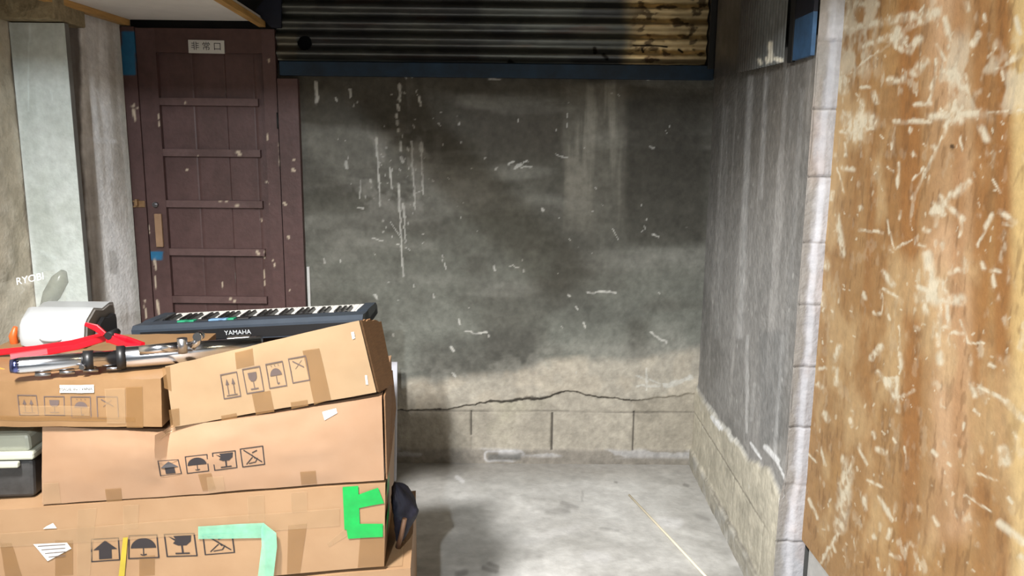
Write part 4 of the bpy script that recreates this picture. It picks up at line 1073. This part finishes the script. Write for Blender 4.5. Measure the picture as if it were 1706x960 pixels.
o = b.build('wrapper', mat('orange_film', (236, 150, 60), rough=.3, amt=.3, scale=40, col2=(220, 80, 40))); tag(o, 'crumpled orange wrapper at the left tip of the chrome stand', 'wrapper')

# ------------------------------------------------------------------ carton behind the stack, under the keyboard
t = empty('cardboard_carton', (-.95, 2.7, 0), 'plain carton standing behind the stack and carrying the dark keyboard', 'carton', 'stacked cardboard cartons')
zc_ = min(pz(226, 575, 2.54)[2], pz(590, 558, 2.54)[2])-.008
ct = Carton((-1.32, 2.52, zc_), (-.62, 2.56, zc_), (-.62, 2.56, 0), (-1.32, 2.52, 0), DEP*.36, crush=.003, seed=13); ct.body(t, M_carton)
# ------------------------------------------------------------------ keyboard
Yk = 2.54
kl, kr = pz(222, 574, Yk), pz(606, 555, Yk)
zk = .0
ax = kr-kl; Lk = np.linalg.norm(ax); ax /= Lk
yk = np.cross([0, 0, 1.], ax); yk /= np.linalg.norm(yk); yk = yk*math.cos(.03)+np.array([0, 0, math.sin(.03)]); zk = np.cross(ax, yk)
org = kl.copy()
def K(x, y, z): return org+ax*x+yk*y+zk*z


t = empty('electronic_keyboard', K(Lk/2, .15, 0), 'dark electronic keyboard with white keys lying behind the cartons', 'keyboard')
prof = [(0, 0), (0, .048), (.015, .060), (.105, .052), (.115, .038), (.118, .022), (.27, .022), (.275, .018), (.275, 0)]
b = MB(); b.loft([[K(x, y, z) for y, z in prof] for x in (0, Lk)], False); b.build('keyboard_case', M_kb, t)
for x0_, x1_ in ((-.0, .036), (Lk-.036, Lk)):
    b = MB(); pr_ = [(.05, .0), (.05, .052), (.11, .056), (.26, .046), (.285, .03), (.285, 0)]
    b.loft([[K(x, y, z) for y, z in pr_] for x in (x0_-.001, x1_)], False); b.build('end_cheek', M_kb, t)
b = MB(); b.loft([[K(x, y, z) for y, z in ((-.003, .006), (-.003, .04), (.001, .04), (.001, .006))] for x in (.03, Lk-.03)], False); b.build('back_panel', M_black, t)
nk = 36; kw = (Lk-.08)/nk
b = MB(); b.hexa([K(.0, .118, .024), K(kw-.0012, .118, .024), K(kw-.0012, .272, .024), K(.0, .272, .024)], [K(.0, .118, .040), K(kw-.0012, .118, .040), K(kw-.0012, .272, .040), K(.0, .272, .040)], bev=.0012)
w0 = b.build('white_key', M_key, t); w0.location = Vector(ax*.04)
b = MB(); b.hexa([K(0, .116, .04), K(.010, .116, .04), K(.010, .215, .04), K(0, .215, .04)], [K(.001, .116, .054), K(.009, .116, .054), K(.009, .208, .052), K(.001, .208, .052)], bev=.001)
k0 = b.build('black_key', M_kbk, t); first = True
for i in range(1, nk):
    c = w0.copy(); sc.collection.objects.link(c); c.parent = t; c.location = Vector(ax*(.04+kw*i))
for i in range(nk-1):
    if i % 7 in (2, 6): continue
    c = k0 if first else k0.copy()
    if not first: sc.collection.objects.link(c); c.parent = t
    first = False
    c.location = Vector(ax*(.04+kw*(i+1)-.005))
def kx(px): return (px-226)/(590-226)*Lk
for px, wd, m, nm in ((300, .022, M_green, 'button'), (309, .016, M_green, 'button'), (352, .026, M_bluebtn, 'button'), (364, .018, M_bluebtn, 'button'), (374, .014, M_green, 'button'), (330, .02, M_black, 'button'), (395, .02, M_black, 'button')):
    b = MB(); x = kx(px); zz_ = lambda y: .0605-(y-.015)*.089
    b.hexa([K(x-wd, .045, zz_(.045)-.002), K(x+wd, .045, zz_(.045)-.002), K(x+wd, .075, zz_(.075)-.002), K(x-wd, .075, zz_(.075)-.002)], [K(x-wd, .045, zz_(.045)+.004), K(x+wd, .045, zz_(.045)+.004), K(x+wd, .075, zz_(.075)+.004), K(x-wd, .075, zz_(.075)+.004)], bev=.002)
    tag(b.build(nm, m, t), {'green_button': 'green button', 'pale_blue_button': 'pale blue button'}.get(m.name))
b = MB()
for x0_, x1_ in ((kx(322), kx(500)),):
    for k in range(3): b.hexa([K(x0_, .078+.008*k, .054-.0007*k), K(x1_, .078+.008*k, .054-.0007*k), K(x1_, .081+.008*k, .054-.0007*k), K(x0_, .081+.008*k, .054-.0007*k)], [K(x0_, .078+.008*k, .0565-.0007*k), K(x1_, .078+.008*k, .0565-.0007*k), K(x1_, .081+.008*k, .0565-.0007*k), K(x0_, .081+.008*k, .0565-.0007*k)])
b.build('speaker_grille', M_black, t)
text_mesh('YAMAHA', .0215, lambda x, y: K(kx(393)+x, -.0036, .024+y), 'lettering', M_logo, t)

# ------------------------------------------------------------------ clear sleeve with lettering at far left
t = empty('plastic_sleeve', pz(50, 600, 2.35), 'see-through plastic sleeve with pale lettering behind the white appliance at far left', 'sleeve')
b = MB(); g = {}; nn = 14
for i in range(nn+1):
    for j in range(nn+1):
        x = -40+150*i/nn; yt = 482-38*i/nn+(14 if i > 12 else 0); y = yt+(610-yt)*j/nn
        g[i, j] = b.bm.verts.new(tuple(pz(x, y, 2.56+.02*math.sin(i*.8)+.012*math.sin(j*1.3+i))))
for i in range(nn):
    for j in range(nn): b._f([g[i, j], g[i+1, j], g[i+1, j+1], g[i, j+1]], True)
b.build('sleeve_film', mat('thin_clear_film', (190, 186, 172), rough=.3, amt=.05, alpha=.16), t)
b = MB(); b.tube([pz(72, 515, 2.52), pz(86, 492, 2.52), pz(100, 466, 2.52), pz(106, 452, 2.52)], [.012, .027, .026, .01], 12); b.build('grip_shape', M_filmdark, t)
p = pz(50, 465, 2.44)
text_mesh('RYOBI', .032, lambda x, y: p+np.array([x, 0, y+x*.22]), 'lettering', M_rlogo, t)

# ------------------------------------------------------------------ navy bag, pale board behind, stick on the floor
t = empty('navy_bag', at(668, 930, 1, 2.2), 'slumped navy fabric bag on the lowest carton beside the green tape', 'bag')
zb = .362; pc = at(673, 880, 1, 2.13); rings = []
for k in range(19):
    f = k/18; z = zb+.185*f
    rx_ = float(np.interp(f, [0, .05, .3, .55, .8, .95, 1], [.004, .012, .027, .038, .027, .015, .004]))
    cx_ = pc[0]-.01+float(np.interp(f, [0, .3, .55, .8, 1], [-.004, .008, .014, .004, -.012]))
    rg = []
    for i in range(28):
        q = 2*math.pi*i/28; n_ = float(fbm(np.array([math.cos(q)*1.9+5]), np.array([math.sin(q)*1.9+f*5]), 301, 4)[0])-.5
        rg.append((cx_+rx_*(1+.8*n_)*math.cos(q), 2.13+rx_*1.6*(1+.8*n_)*math.sin(q), z+.02*n_*(0 < k < 18)))
    rings.append(rg)
b = MB(); b.loft(rings, True); b.build('bag_body', M_navy, t)
b = MB(); b.tube([(pc[0]+.012, 2.06, zb+.11), (pc[0]+.002, 2.06, zb+.06), (pc[0]-.012, 2.08, zb+.012)], .007, 8); b.build('bag_strap', mat('brown_webbing', (98, 70, 50), rough=.7, amt=.2), t)
Yw = 3.36
q = [at(642, 604, 1, Yw+.1), at(662, 604, 1, Yw+.1), at(667, 806, 1, Yw), at(628, 812, 1, Yw)]
xr_ = q[1][0]; z1 = q[0][2]
b = MB(); b.hexa([(xr_-.5, Yw, .004), (xr_, Yw, .004), (xr_, Yw+.016, .004), (xr_-.5, Yw+.016, .004)], [(xr_-.5, Yw+.1, z1), (xr_, Yw+.1, z1), (xr_, Yw+.116, z1), (xr_-.5, Yw+.116, z1)], bev=.002)
tag(b.build('pale_board', M_whiteboard), 'pale grey board standing behind the cartons near the back wall', 'board')
b = MB(); a = at(1048, 825, 2, .006); c = at(1172, 957, 2, .006); c = a+(c-a)*1.25
b.tube([a, a+(c-a)*.5+np.array([.002, 0, 0]), c], .0045, 10); tag(b.build('thin_stick', M_cord), 'thin cream stick lying on the bare concrete floor', 'stick')
